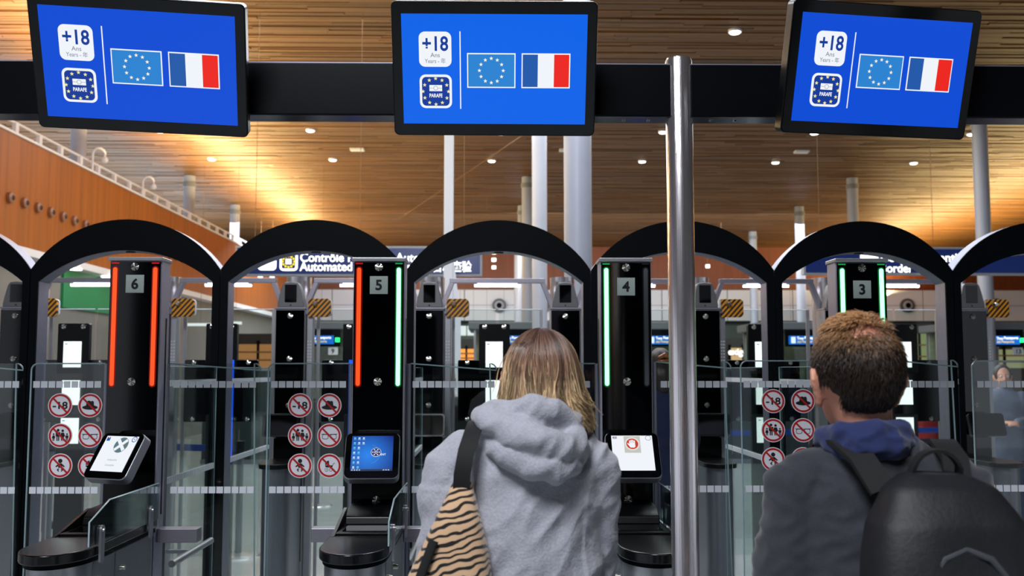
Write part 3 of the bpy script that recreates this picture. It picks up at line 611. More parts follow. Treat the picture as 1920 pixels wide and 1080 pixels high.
def kiosk(no, left, right, kind, yaw, plate_dz, stubs):
    t = thing('gate_kiosk', 'black glass gate kiosk numbered %d with %s light strips' % (no, {6: 'two red', 5: 'one red and one green', 4: 'one green and one unlit', 3: 'two green'}[no]), 'kiosk', (KX[no], KY, 0), group='numbered entry kiosks')
    MB().box(-.1125, .1125, .004, .115, 0, 2.10).obj('body', mat('satin_kiosk_steel', (176, 174, 192), rough=.42, metal=.6, noise_amt=.08, noise_scale=30), t, bevel=.005)
    fp = MB().box(-.108, .108, -.006, .004, .3, 2.092).obj('front_panel', M_BLK, t, smooth=0)
    MB().box(-.118, .118, -.014, .12, 2.096, 2.113).obj('top_cap', M_STEEL, t, bevel=.004)
    for s_, (core, halo, led) in ((-1, left), (1, right)):
        x = s_ * .0865
        st = MB().prism(rrect(x - .0145, x + .0145, 1.549, 2.074, .0144, 8), -.0072, -.006).obj('strip_halo', halo, t)  # glow around the strip put into a wider, dimmer emissive band
        MB().prism(rrect(x - .009, x + .009, 1.555, 2.068, .0089, 8), -.0100, -.0072).obj('light_strip', core, st)
        MB().box(x - .016, x + .016, -.0085, -.006, 2.084, 2.089).obj('indicator', led, t)
        MB().box(s_ * .1125 - .002, s_ * .1125 + .002, .07, .082, 1.0, 1.85).obj('side_slot', M_BLKP, t)
    for z in (2.07, 1.573, 1.068): knob(t, 0, -.006, z)
    pl = MB().box(-.039, .039, -.009, -.006, 1.957 + plate_dz, 2.035 + plate_dz).obj('number_plate', M_GREY, t)
    text('digit', str(no), .062, M_INK, pl, (0, -.0095, 1.996 + plate_dz), .034)
    tablet(t, kind, (0, -.18, 1.272), yaw)
    MB().tube([(0, -.13, 1.262), (0, -.004, 1.24)], [.03, .04], 16).obj('tablet_arm', M_BLKP, t)
    # counter
    W = .125; n = 20
    plan = [(W, 0.0), (-W, 0.0)] + [(-W * math.cos(a), -.66 - .19 * math.sin(a)) for a in [PI * i / n for i in range(n + 1)]]
    MB().prism(plan, .953, .99, 'xy').obj('counter', mat('counter_black', (9, 10, 12), rough=.22, noise_amt=.1, noise_scale=200), t, bevel=.006)
    plan2 = [(x * .93, y * .97) for x, y in plan]
    MB().prism(plan2, .935, .953, 'xy').obj('counter_rim', M_BLKM, t)
    cp = [(.108, .0), (-.108, .0)] + [(-.108 * math.cos(a), -.66 - .13 * math.sin(a)) for a in [PI * i / n for i in range(n + 1)]]
    MB().prism(cp, 0, .935, 'xy').obj('pedestal', M_STEEL, t)
    for s_ in (-1, 1):
        for y0, y1 in ((-.64, -.44), (-.43, -.03)):
            p_ = MB().box(s_ * .108 - .004, s_ * .108 + .004, y0, y1, .02, .93).obj('side_panel', M_STEELD, t, bevel=.002)
            MB().tube([(s_ * .112, y0 + .05, .86), (s_ * .13, y0 + .05, .86)], [.012, .009], 12).obj('lock', M_KNOB, p_)
    MB().box(-.105, .105, -.44, -.06, .99, .998).obj('reader_frame', M_BLKP, t, bevel=.002)
    MB().box(-.085, .085, -.40, -.2, .998, 1.0).obj('reader_glass', M_BLK, t)
    MB().prism([(-.24, .998), (-.02, .998), (-.02, 1.062), (-.17, 1.058), (-.23, 1.03)], -.1, .1, 'yz').obj('reader_hood', M_BLKP, t, bevel=.006)
    MB().prism([(-.47, .991), (-.2, .991), (-.14, 1.055), (-.22, 1.04), (-.38, 1.006)], -.118, -.106, 'yz').obj('reader_cheek', M_BLKP, t)
    gd = MB().prism([(-.74, 1.0), (-.02, .992), (-.02, 1.142), (-.56, 1.142), (-.74, 1.085)], .126, .134, 'yz').obj('side_guard', M_GLASS2, t, smooth=0)
    MB().tube([(.13, -.74, 1.0), (.13, -.74, 1.085), (.13, -.56, 1.142), (.13, -.02, 1.142)], .0032, 6).obj('guard_edge', M_EDGE, gd)
    for y in (-.64, -.12):
        cl = MB().prism(rrect(y - .017, y + .017, .925, 1.062, .0165), .134, .142, 'yz').obj('guard_clamp', M_STEELH, t)
        MB().tube([(.142, y, 1.044), (.147, y, 1.044)], [.007, .006], 12).obj('clamp_bolt', M_KNOB, cl)
    for s_ in stubs: MB().box(*sorted((s_ * .1125, s_ * .285)), .03, .1, .884, .944).obj('stop_bar', M_STEELH, t, bevel=.004)
    return t
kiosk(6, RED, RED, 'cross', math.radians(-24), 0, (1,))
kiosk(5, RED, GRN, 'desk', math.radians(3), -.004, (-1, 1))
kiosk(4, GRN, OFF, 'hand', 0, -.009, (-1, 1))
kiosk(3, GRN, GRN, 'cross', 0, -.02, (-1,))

# ------------------------------------------------------------------ glass gate leaves between the kiosks
LY = 4.47
sqm = MB().box(-.0145, .0145, -.0006, 0, -.0145, .0145).mesh('frosted_square'); sqm.materials.append(M_FROST)
def fig(m, x, z, s, skirt, y):
    m.flat(circ(x, z + .86 * s, .115 * s, 14), y)
    if skirt: m.flat([(x - .12 * s, z + .7 * s), (x + .12 * s, z + .7 * s), (x + .23 * s, z + .38 * s), (x + .15 * s, z + .36 * s), (x + .12 * s, z + .3 * s), (x + .11 * s, z), (x + .02 * s, z), (x + .02 * s, z + .28 * s), (x - .02 * s, z + .28 * s), (x - .02 * s, z), (x - .11 * s, z), (x - .12 * s, z + .3 * s), (x - .15 * s, z + .36 * s), (x - .23 * s, z + .38 * s)], y)
    else: m.flat([(x - .19 * s, z + .7 * s), (x + .19 * s, z + .7 * s), (x + .19 * s, z + .36 * s), (x + .12 * s, z + .36 * s), (x + .11 * s, z), (x + .02 * s, z), (x + .02 * s, z + .33 * s), (x - .02 * s, z + .33 * s), (x - .02 * s, z), (x - .11 * s, z), (x - .12 * s, z + .36 * s), (x - .19 * s, z + .36 * s)], y)
def picto(kind):
    m = MB(); y = -.0016
    if kind == 'hat':
        m.flat([(.034 * math.cos(a), -.009 + .010 * math.sin(a)) for a in [2 * PI * i / 28 for i in range(28)]], y)
        m.flat([(-.018, -.004), (-.0165, .010), (-.012, .019), (-.005, .0215), (.004, .018), (.011, .0205), (.016, .016), (.018, -.004)], y)
    elif kind == 'family':
        fig(m, -.0095, -.023, .054, False, y); fig(m, .0105, -.023, .051, True, y); fig(m, -.0285, -.023, .034, True, y); fig(m, .030, -.023, .034, False, y)
    elif kind == 'glasses':
        for s_ in (-1, 1):
            o_ = rrect(s_ * .018 - .014, s_ * .018 + .014, -.016, .006, .008); i_ = rrect(s_ * .018 - .0118, s_ * .018 + .0118, -.0137, .0035, .0065); n = len(o_)
            m.add([(u, y, v) for u, v in o_] + [(u, y, v) for u, v in i_], [(i, (i + 1) % n, n + (i + 1) % n, n + i) for i in range(n)])
            m.flat([(s_ * .004, .0065), (s_ * .035, .0075), (s_ * .035, .0045), (s_ * .004, .003)], y)
        m.flat([(-.005, .003), (.005, .003), (.005, .0055), (-.005, .0055)], y)
    elif kind == 'baby':
        m.flat(circ(0, .021, .0095, 18), y)
        m.flat([(-.006, .0105), (.006, .0105), (.021, -.003), (.0165, -.0065), (.008, -.001), (.008, -.009), (-.008, -.009), (-.008, -.001), (-.0165, -.0065), (-.021, -.003)], y)
        for s_ in (-1, 1): m.flat([(s_ * .002, -.0135), (s_ * .009, -.0115), (s_ * .0145, -.018), (s_ * .007, -.0265), (s_ * .0035, -.0235), (s_ * .0075, -.018)], y)
    elif kind == 'pram':
        m.flat([(-.019, .004), (-.019, .009)] + [(-.001 - .018 * math.cos(a), .005 + .018 * math.sin(a)) for a in (.35, .7, 1.1, 1.5)] + [(-.001, .004)], y)
        m.flat([(-.019, .002), (.015, .002), (.0145, -.004), (.011, -.0075), (-.013, -.0075), (-.018, -.004)], y)
        for x in (-.0125, .006): m.annulus(x, -.018, .0058, .0074, y, 18); m.flat(circ(x, -.018, .0016, 8), y)
        m.flat([(.013, .001), (.0155, .008), (.019, .0115), (.025, .012), (.025, .0098), (.020, .0095), (.0175, .007), (.0155, .001)], y)
    return m
PIC = {}
def sticker(leaf, kind, x, z):
    if kind not in PIC:
        disc = MB().prism(circ(0, 0, .0535, 40), -.001, 0).mesh('disc'); disc.materials.append(M_STK)
        ring = MB(); ring.annulus(0, 0, .0412, .0498, -.0018, 40); c_, s_ = math.cos(-PI / 4), math.sin(-PI / 4)
        ring.flat([(c_ * u - s_ * v, s_ * u + c_ * v) for u, v in ((-.044, -.004), (.044, -.004), (.044, .004), (-.044, .004))], -.0022); rm_ = ring.mesh('red_ring'); rm_.materials.append(M_RED)
        if kind == '-18':
            pm_ = text_mesh('-18', .043, .028, 'CENTER', .066)
        else: pm_ = picto(kind).mesh('pictogram')
        pm_.materials.append(M_INK); PIC[kind] = (disc, rm_, pm_)
    d, r, p = PIC[kind]
    s_ = link('sticker', d, None, leaf); s_.location = (x, -.0055, z)
    s_['label'] = {'-18': 'round no under 18 prohibition sticker', 'hat': 'round no hats prohibition sticker', 'family': 'round no groups prohibition sticker', 'glasses': 'round no glasses prohibition sticker', 'baby': 'round no babies prohibition sticker', 'pram': 'round no prams prohibition sticker'}[kind]
    link('red_ring', r, None, s_); o = link('pictogram', p, None, s_)
    if kind == '-18': o.location = (0, -.0016, 0)
SET = (('-18', 'hat'), ('family', 'glasses'), ('baby', 'pram'))
def leaf(px0, px1, free, label, stick=None, ztop=None, group='glass gate leaves'):
    x0 = at(px0, 720, LY).x; x1 = at(px1, 720, LY).x; zt = ztop or 1.652; w = x1 - x0
    t = thing('gate_leaf', label, 'glass gate', (x0, LY, 0), group=group)
    cor = (0, 0, 1, 0) if free == 'r' else (0, 0, 0, 1)
    MB().prism(rrect(0, w, .16, zt, .03, 6, cor), -.005, .005).obj('pane', M_GLASS, t, smooth=0)
    if free == 'r': path = [(0, zt)] + rrect(0, w, .16, zt, .03, 6, cor)[2:9] + [(w, .16)]
    else: path = [(w, zt)] + rrect(0, w, .16, zt, .03, 6, cor)[3:10] + [(0, .16)]
    MB().tube([(u, 0, v) for u, v in path], .0034, 6).obj('pane_edge', M_EDGE, t)
    hx = 0 if free == 'r' else w
    MB().cyl((hx + (-.012 if free == 'r' else .012), 0, 0), (hx + (-.012 if free == 'r' else .012), 0, zt), .014, 14).obj('hinge_post', M_STEELD, t)
    n = int((w - .012) / .0336); off = (w - n * .0336) / 2 + .0168
    for z in (1.5595, 1.097):
        for i in range(n): o = link('frosted_square', sqm, None, t); o.location = (off + i * .0336, -.0055, z)
    if stick:
        for r, row in enumerate(SET):
            for c, k in enumerate(row):
                p = at(stick[c], stick[2] + r * stick[3], LY); sticker(t, k, p.x - x0, p.z)
    return t
leaf(-110, 42, 'r', 'plain glass gate leaf beside the stickered leaf of kiosk 6')
leaf(58, 196, 'l', 'glass gate leaf with prohibition stickers beside kiosk 6', (114, 170, 760, 56.5))
leaf(317, 489, 'r', 'plain glass gate leaf hinged on kiosk 6')
leaf(503, 655, 'l', 'glass gate leaf with six prohibition stickers beside kiosk 5', (563, 618, 760, 56.5))
leaf(770, 931, 'r', 'plain glass gate leaf hinged on kiosk 5, partly behind the woman in the hoodie')
leaf(957, 1116, 'l', 'glass gate leaf with prohibition stickers beside kiosk 4, behind the woman in the hoodie', (1010, 1066, 756, 56))
leaf(1230, 1371, 'r', 'plain glass gate leaf hinged on kiosk 4, behind the steel pole', ztop=1.66)
leaf(1389, 1564, 'l', 'glass gate leaf with prohibition stickers beside kiosk 3, behind the man', (1449, 1505, 752, 54.5), ztop=1.664)
leaf(1670, 1797, 'r', 'plain glass gate leaf hinged on kiosk 3', ztop=1.668)
leaf(1823, 1990, 'l', 'plain glass gate leaf with a wide gap to the leaf of kiosk 3', ztop=1.664)

# ------------------------------------------------------------------ black arches over the lanes
AY = 5.67
JX = [at(p, 520, AY).x for p in (-298, 57, 413, 762, 1108, 1452, 1787, 2130)]
ARCH_L = ('first black arched portal of the row, next to the timber wall', 'black arched portal over the lane before kiosk 6', 'black arched portal over the lane between kiosk 6 and kiosk 5', 'black arched portal over the lane between kiosk 5 and kiosk 4',
          'black arched portal crossed by the steel pole, between kiosk 4 and kiosk 3', 'black arched portal over the lane past kiosk 3', 'last black arched portal of the row, farthest from the timber wall')
def arch(x0, x1, idx):
    hw = (x1 - x0) / 2 - .0025; hi = hw - .042; zt, zv, zi, zs = 2.482, 2.197, 2.304, 2.124
    def arc(h, za, zb, n=28):
        sg = zb - za; R = (h * h + sg * sg) / (2 * sg); a = math.asin(h / R); return [(R * math.sin(-a + 2 * a * i / n), zb - R + R * math.cos(-a + 2 * a * i / n)) for i in range(n + 1)]
    outer = [(-hw, 0)] + arc(hw, zv, zt) + [(hw, 0)]; inner = [(-hi, 0)] + arc(hi, zs, zi) + [(hi, 0)]; n = len(outer)
    def strip(ya, yb):
        m = MB(); vs_ = [(u, ya, v) for u, v in outer] + [(u, ya, v) for u, v in inner] + [(u, yb, v) for u, v in outer] + [(u, yb, v) for u, v in inner]
        fs = []
        for i in range(n - 1):
            fs += [(i, i + 1, n + i + 1, n + i), (2 * n + i + 1, 2 * n + i, 3 * n + i, 3 * n + i + 1), (i, 2 * n + i, 2 * n + i + 1, i + 1), (n + i, n + i + 1, 3 * n + i + 1, 3 * n + i)]
        fs += [(0, n, 3 * n, 2 * n), (n - 1, 3 * n - 1, 4 * n - 1, 2 * n - 1)]
        return m.add(vs_, fs)
    t = thing('lane_arch', ARCH_L[idx], 'arch', ((x0 + x1) / 2, AY, 0), group='black arches over the lanes')
    strip(0, .012).obj('face_plate', M_BLKM, t, smooth=25)
    strip(.012, .138).obj('steel_rim', M_RIM, t, smooth=25)
    MB().tube([(0, .07, zi + .001), (0, .07, zi - .006)], [.03, .026], 16).obj('sensor', M_BLKP, t)
for i in range(len(JX) - 1): arch(JX[i], JX[i + 1], i)

# lane dividers of glass running back from the kiosks
for no in (6, 5, 4, 3):
    x = KX[no]
    t = thing('lane_divider', 'glass lane divider with frosted stripe running back from kiosk %d' % no, 'glass panel', (x, 4.56, 0), group='glass lane dividers')
    for y0, y1, nm in ((0, 1.08, 'front_pane'), (1.28, 2.44, 'rear_pane')):
        pn = MB().box(-.005, .005, y0, y1, .1, 1.64).obj(nm, M_GLASS3, t, smooth=0)
        MB().tube([(0, y0, .1), (0, y0, 1.64), (0, y1, 1.64), (0, y1, .1)], .003, 6).obj('pane_edge', M_EDGE, pn)
        m = MB()
        for z in (1.5595, 1.097):
            k = 0
            while y0 + .03 + k * .0336 < y1 - .03: yy = y0 + .03 + k * .0336; m.box(-.0062, .0062, yy - .0145, yy + .0145, z - .0145, z + .0145); k += 1
        o = m.obj('frosted_band', M_FROST, pn, smooth=0); o['kind'] = 'stuff'
        MB().box(-.03, .03, y0, y1, 0, .1).obj('base_shoe', M_STEELD, t, bevel=.004)
    for s_ in (-1, 1): MB().tube([(s_ * .12, .0, .76), (s_ * .12, .62, .76)], .016, 12).obj('hand_rail', M_STEEL, t); MB().box(*sorted((s_ * .005, s_ * .12)), .3, .32, .752, .768).obj('rail_bracket', M_STEEL, t)
# ------------------------------------------------------------------ exit side of the lanes
EY = 7.6
EX = [at(p, 560, EY).x for p in (30, 288, 545, 805, 1060, 1322, 1573, 1822)]
M_HEAD = mat('camera_head_grey', (112, 112, 114), rough=.42, metal=.4)
def hazard():
    m = MATS.get('hazard_stripes')
    if m: return m
    m = mat('hazard_stripes', (225, 150, 20), rough=.45); N = m.node_tree.nodes; L = m.node_tree.links
    tc = N.new('ShaderNodeTexCoord'); mp = N.new('ShaderNodeMapping'); mp.inputs['Rotation'].default_value = (0, math.radians(-42), 0)
    wv = N.new('ShaderNodeTexWave'); wv.inputs['Scale'].default_value = 11; wv.bands_direction = 'X'
    cr = N.new('ShaderNodeValToRGB'); cr.color_ramp.interpolation = 'CONSTANT'; cr.color_ramp.elements[0].color = lin((16, 14, 12)); cr.color_ramp.elements[1].color = lin((226, 148, 16)); cr.color_ramp.elements[1].position = .5
    L.new(tc.outputs['Object'], mp.inputs[0]); L.new(mp.outputs[0], wv.inputs['Vector']); L.new(wv.outputs['Fac'], cr.inputs[0]); L.new(cr.outputs[0], N['Principled BSDF'].inputs['Base Color'])
    return m
def exit_kiosk(x):
    t = thing('exit_kiosk', 'black exit kiosk with grey camera head and hazard-striped flap behind the arches', 'kiosk', (x, EY, 0), group='exit kiosks behind the arches')
    MB().box(-.112, .112, .006, .2, 0, 2.09).obj('body', M_STEEL, t, bevel=.004)
    MB().box(-.108, .108, -.004, .006, .2, 2.08).obj('front_panel', M_BLK, t, smooth=0)
    MB().box(-.118, .118, -.01, .205, 2.09, 2.102).obj('top_cap', M_STEELH, t)
    for z in (2.035, 1.71, 1.36): knob(t, 0, -.004, z, .02)
    h = MB(); pro = [(-.1, 2.102), (.1, 2.102), (.1, 2.13), (.085, 2.2), (.066, 2.27), (.05, 2.292), (0, 2.298), (-.05, 2.292), (-.066, 2.27), (-.085, 2.2), (-.1, 2.13)]
    n = len(pro); vs_ = [(u, .0, v) for u, v in pro] + [(u * .98, .12, v) for u, v in pro]
    h.add(vs_, [tuple(range(n)), tuple(range(2 * n - 1, n - 1, -1))] + [(i, n + i, n + (i + 1) % n, (i + 1) % n) for i in range(n)])
    hd = h.obj('camera_head', M_HEAD, t, bevel=.006)
    MB().prism(rrect(-.045, .045, 2.14, 2.275, .004), -.004, .001).obj('head_screen', M_BLK, hd)
    MB().tube([(0, .0, 2.118), (0, -.004, 2.118)], [.006, .005], 10).obj('head_button', M_BLKP, hd)
    MB().cyl((0, .33, 0), (0, .33, 2.36), .1, 32).obj('support_column', M_CHROME, t)
    # intercom mast with perforated grille
    ms = MB().box(.116, .165, .05, .13, 0, 2.06).obj('intercom_mast', M_STEEL, t, bevel=.006)
    m = MB()
    for i in range(7):
        for j in range(2): m.cyl((.130 + j * .02, .05, 1.70 + i * .024), (.130 + j * .02, .047, 1.70 + i * .024), .006, 8)
    o = m.obj('grille_holes', M_WHITE, ms); o['kind'] = 'stuff'
    fl = MB().prism(rrect(-.085, .085, -.07, .07, .028, 6, (0, 1, 1, 0)), 0, .03).obj('hazard_flap', hazard(), t, bevel=.002); fl.location = (.215, .02, 2.10)
    MB().prism(rrect(-.09, .09, -.066, .066, .028, 6, (0, 1, 1, 0)), .03, .05).obj('flap_back', M_WHITE, fl)
    MB().tube([(-.03, 0, .03), (-.03, -.025, .03), (-.03, -.04, .03)], [.024, .02, .012], 16).obj('flap_knob', M_KNOB, fl)
    MB().box(-.12, -.08, .0, .03, -.04, .0).obj('flap_hinge', M_STEELD, fl)
    # small tablet and shelf
    tb = MB().prism(rrect(-.135, .135, -.09, .09, .025), 0, .035).obj('tablet', mat('small_tablet', (20, 22, 26), rough=.2), t, bevel=.004); tb.location = (.0, -.17, 1.22); tb.rotation_euler = (math.radians(-20), 0, 0)
    MB().prism(rrect(-.12, .12, -.075, .075, .018), -.002, .001).obj('tablet_glass', M_BLK, tb)
    MB().tube([(0, -.15, 1.21), (0, -.0, 1.2)], [.03, .03], 12).obj('tablet_arm', M_BLKP, t)
    n = 16; plan = [(.12, -.006), (-.12, -.006)] + [(-.12 * math.cos(a), -.4 - .14 * math.sin(a)) for a in [PI * i / n for i in range(n + 1)]]
    MB().prism(plan, .93, .965, 'xy').obj('shelf', M_BLKP, t, bevel=.005)
    MB().prism([(u * .85, v * .92) for u, v in plan], 0, .93, 'xy').obj('shelf_pedestal', M_STEELD, t)
    return t
ek = exit_kiosk(EX[0])
EXL = ('first black exit kiosk with hazard flap, nearest the timber wall', 'second black exit kiosk from the timber wall, with hazard flap', 'black exit kiosk with grey camera head in line with kiosk 6', 'black exit kiosk with grey camera head in line with kiosk 5',
       'black exit kiosk with grey camera head in line with kiosk 4', 'black exit kiosk with grey camera head in line with kiosk 3', 'second last black exit kiosk, past the row of kiosk 3', 'last black exit kiosk of the row, farthest from the timber wall')
tag(ek, EXL[0], 'kiosk')
for x, l_ in zip(EX[1:], EXL[1:]): tag(dup(ek, (x, EY, 0)), l_, 'kiosk')
BRL = ('first steel light bridge with white tube, nearest the timber wall', 'second steel light bridge with white tube from the timber wall', 'light bridge over the lane between kiosk 6 and kiosk 5', 'light bridge over the lane between kiosk 5 and kiosk 4',
       'light bridge over the lane between kiosk 4 and kiosk 3', 'steel light bridge with white tube over the lane past kiosk 3', 'last steel light bridge with white tube, farthest from the timber wall')
# light bars bridging the lanes
M_TUBE = glow('tube_white', (236, 240, 255), 5.0)
for i_, (a, b) in enumerate(zip(EX[:-1], EX[1:])):
    t = thing('light_bridge', BRL[i_], 'lamp', ((a + b) / 2, EY + .168, 2.103), group='light bridges over the lanes')
    w = (b - a) / 2; m = MB()
    for s_ in (-1, 1):
        leg = MB(); x0, x1 = s_ * (w - .085), s_ * (w - .165)
        leg.prism([(x0 - .02, .0), (x0 + .02, .0), (x1 + .018, .2), (x1 - .018, .2)], -.03, .03).obj('leg', M_STEELH, t, bevel=.002)
    MB().box(-w + .147, w - .147, -.03, .03, .2, .235).obj('cross_bar', M_STEELH, t, bevel=.003)
    MB().cyl((-.18, 0, .183), (.18, 0, .183), .014, 12).obj('light_tube', M_TUBE, t)
    for x in (-.17, .17): MB().box(x - .012, x + .012, -.012, .012, .183, .2).obj('tube_clip', M_WHITE, t)
# tall clear screens under the light bridges
for i_, (a, b) in enumerate(zip(EX[:-1], EX[1:])):
    t = thing('exit_screen', BRL[i_].replace('steel light bridge with white tube', 'tall clear glass exit screen').replace('light bridge', 'clear glass exit screen'), 'glass panel', ((a + b) / 2, EY + .23, 0), group='clear glass exit screens'); w = (b - a) / 2 - .175
    for s_ in (-1, 1):
        x0, x1 = sorted((s_ * .012, s_ * w))
        pn = MB().prism(rrect(x0, x1, .2, 2.10, .04, 6, (0, 0, 0, 0)), -.005, .005).obj('screen_pane', M_GLASS3, t, smooth=0)
        MB().tube([(x0, 0, 2.10), (x1, 0, 2.10)], .005, 6).obj('top_edge', M_FROST, pn)
    for s_ in (-1, 1): MB().box(s_ * w - .012, s_ * w + .012, -.012, .012, 0, 2.10).obj('screen_post', M_STEEL, t)
# exit barriers: wide black plate with a display column in the middle of each lane
BY = 7.40
M_WPAGE = glow('page_white', (236, 248, 244), 1.35)
def exit_barrier(px, lit, lab, dx=-.0):
    x = at(px, 650, BY).x
    t = thing('exit_barrier', lab, 'barrier', (x, BY, 0), group='black exit barriers')
    top = MB().prism(rrect(-.115, .115, 1.6, 1.968, .012), 0, .05).obj('display_column', M_BLKP, t, bevel=.003)
    for s_ in (-1, 1): knob(top, s_ * .072, 0, 1.945, .018)
    pl = MB().prism(rrect(-.27, .27, 1.245, 1.70, .012), .012, .04).obj('barrier_plate', M_BLK, t, bevel=.003)
    for s_ in (-1, 1):
        for z in (1.265, 1.68): knob(pl, s_ * .2, .012, z, .016)
    MB().box(-.1, .1, .0, .05, 0, 1.3).obj('barrier_stem', mat('stem_black', (20, 24, 26), rough=.35), t, bevel=.004)
    if lit:
        for z0, z1 in ((1.645, 1.835), (1.37, 1.55), (1.09, 1.275)):
            pg = MB().box(-.065 + dx, .062 + dx, -.012, 0, z0, z1).obj('display_page', M_WPAGE, t)
            MB().flat([(-.055 + dx, z1 - .022), (-.035 + dx, z1 - .022), (-.035 + dx, z1 - .016), (-.055 + dx, z1 - .016)], -.0135).obj('page_mark', M_FRB, pg)
    else: MB().box(dx - .012, dx + .012, -.006, .0, .95, 1.7).obj('blue_light', glow('blue_light', (20, 90, 240), 1.2), t)
for px, lit, lab in ((137, 1, 'black exit barrier with three white display pages beyond kiosk 6'), (415, 0, 'black exit barrier with blue light line behind the leaf hinged on kiosk 6'), (672, 0, 'black exit barrier with blue light line behind kiosk 5'),
                     (927, 1, 'black exit barrier with three white display pages behind the woman in the hoodie'), (1183, 0, 'black exit barrier with blue light line behind kiosk 4'),
                     (1432, 1, 'black exit barrier with three white display pages behind the man'), (1692, 1, 'black exit barrier with three white display pages beyond kiosk 3')):
    exit_barrier(px, lit, lab, {415: .085, 672: -.055, 1183: .085}.get(px, 0))
# ------------------------------------------------------------------ people
def organic(mb, voxel, smooth=6, factor=.5):
    """fuse overlapping closed shapes into one continuous surface"""
    me = mb.mesh('raw'); o = bpy.data.objects.new('raw', me); C.objects.link(o)
    r = o.modifiers.new('r', 'REMESH'); r.mode = 'VOXEL'; r.voxel_size = voxel; r.use_smooth_shade = True
    if smooth: s = o.modifiers.new('s', 'SMOOTH'); s.iterations = smooth; s.factor = factor
    out = bpy.data.meshes.new_from_object(o.evaluated_get(bpy.context.evaluated_depsgraph_get()))
    bpy.data.objects.remove(o); bpy.data.meshes.remove(me)
    out.polygons.foreach_set('use_smooth', [True] * len(out.polygons)); return out
def verts(me): a = np.empty(len(me.vertices) * 3, np.float32); me.vertices.foreach_get('co', a); return a.reshape(-1, 3)
def norms(me): a = np.empty(len(me.vertices) * 3, np.float32); me.vertices.foreach_get('normal', a); return a.reshape(-1, 3)
def setv(me, a): me.vertices.foreach_set('co', np.asarray(a, np.float32).ravel()); me.update()
def folds(me, layers):
    co = verts(me); no = norms(me); d = np.zeros(len(co))
    for amp, sx, sy, sz, ridge in layers:
        v = np.array([noise.noise((p[0] * sx, p[1] * sy, p[2] * sz)) for p in co])
        d += amp * ((1 - np.abs(v) * 2.2) if ridge else v)
    setv(me, co + no * d[:, None])
def hand(mb, w, d, n, r=1.0, side=1, curl=.5):
    """w wrist, d pointing direction, n palm normal; five separate fingers and a thumb off the side of the palm"""
    w = Vector(w); d = Vector(d).normalized(); n = Vector(n); n = (n - d * n.dot(d)).normalized(); a = d.cross(n) * side
    mb.tube([w - d * .03, w + d * .02, w + d * .055, w + d * .085], [(.026, .02), (.03, .018), (.04, .017), (.04, .014)], 14, 'round', up=a)
    for i, (o, L) in enumerate(((-.031, .066), (-.011, .076), (.010, .072), (.030, .056))):
        b = w + d * .085 + a * o; p = [b]; ang = 0
        for k, fl in enumerate((.42, .32, .26)):
            ang += curl * (.5 + .5 * k); p.append(p[-1] + (d * math.cos(ang) + n * math.sin(ang)) * L * fl)
        mb.tube(p, [.0088, .0082, .0075, .0062], 10, 'round')
    b = w + d * .025 - a * .032; mb.tube([b, b - a * .022 + d * .03 + n * .008, b - a * .026 + d * .055 + n * .02], [.012, .0095, .0075], 10, 'round')
def head_shapes(mb, c, s=1.0, ears=True):
    x, y, z = c
    mb.sphere((x, y - .012 * s, z + .015 * s), (.073 * s, .091 * s, .098 * s), 28, 20)
    mb.sphere((x, y + .03 * s, z - .045 * s), (.056 * s, .06 * s, .068 * s), 24, 16)
    mb.sphere((x, y + .062 * s, z - .088 * s), (.028 * s, .026 * s, .022 * s), 14, 10)
    mb.tube([(x, y + .082 * s, z + .012 * s), (x, y + .102 * s, z - .026 * s)], [.008 * s, .014 * s], 10, 'round')
    mb.sphere((x, y + .086 * s, z - .06 * s), (.024 * s, .011 * s, .009 * s), 12, 8)
    mb.tube([(x - .045 * s, y + .062 * s, z + .02 * s), (x, y + .082 * s, z + .022 * s), (x + .045 * s, y + .062 * s, z + .02 * s)], .011 * s, 10, 'round')
    if ears:
        for e in (-1, 1):
            mb.tube([(x + e * .074 * s, y - .002, z - .052 * s), (x + e * .081 * s, y - .012, z - .03 * s), (x + e * .091 * s, y - .022, z - .004 * s), (x + e * .089 * s, y - .014, z + .014 * s), (x + e * .077 * s, y + .004, z + .012 * s)], [.0085 * s, .0075 * s, .0075 * s, .007 * s, .006 * s], 10, 'round')
            mb.sphere((x + e * .078 * s, y - .004, z - .02 * s), (.007 * s, .016 * s, .028 * s), 12, 10)
def limbs(mb, cfg, grow=0.0, arms=True, legs=True, hands=False):
    tx = cfg.get('tx', 0)
    if arms:
        for k in ('L', 'R'):
            sh, el, wr = [Vector(p) for p in cfg['arm' + k]]
            mb.tube([sh, sh.lerp(el, .5), el, el.lerp(wr, .4), wr], [.05 + grow, .045 + grow, .038 + grow, .036 + grow, .027 + grow * .8], 16, 'round')
            if hands: dd = (wr - el).normalized(); hand(mb, wr + dd * .02, dd, (0, -.3, -1) if abs(dd.z) < .7 else ((1 if k == 'L' else -1), 0, 0), side=1 if k == 'L' else -1)
    if legs:
        for s_ in (-1, 1):
            h = Vector((tx + s_ * .085, 0, .9)); kx = Vector((tx + s_ * .095, .015, .49)); an = Vector((tx + s_ * .1, -.015, .09))
            mb.tube([h, h.lerp(kx, .4), kx, kx.lerp(an, .35), an], [.082 + grow, .075 + grow, .055 + grow, .054 + grow, .036 + grow], 16, 'round')
M_EYE = mat('eye_white', (230, 226, 220), rough=.2); M_IRIS = mat('eye_iris', (60, 50, 40), rough=.2)
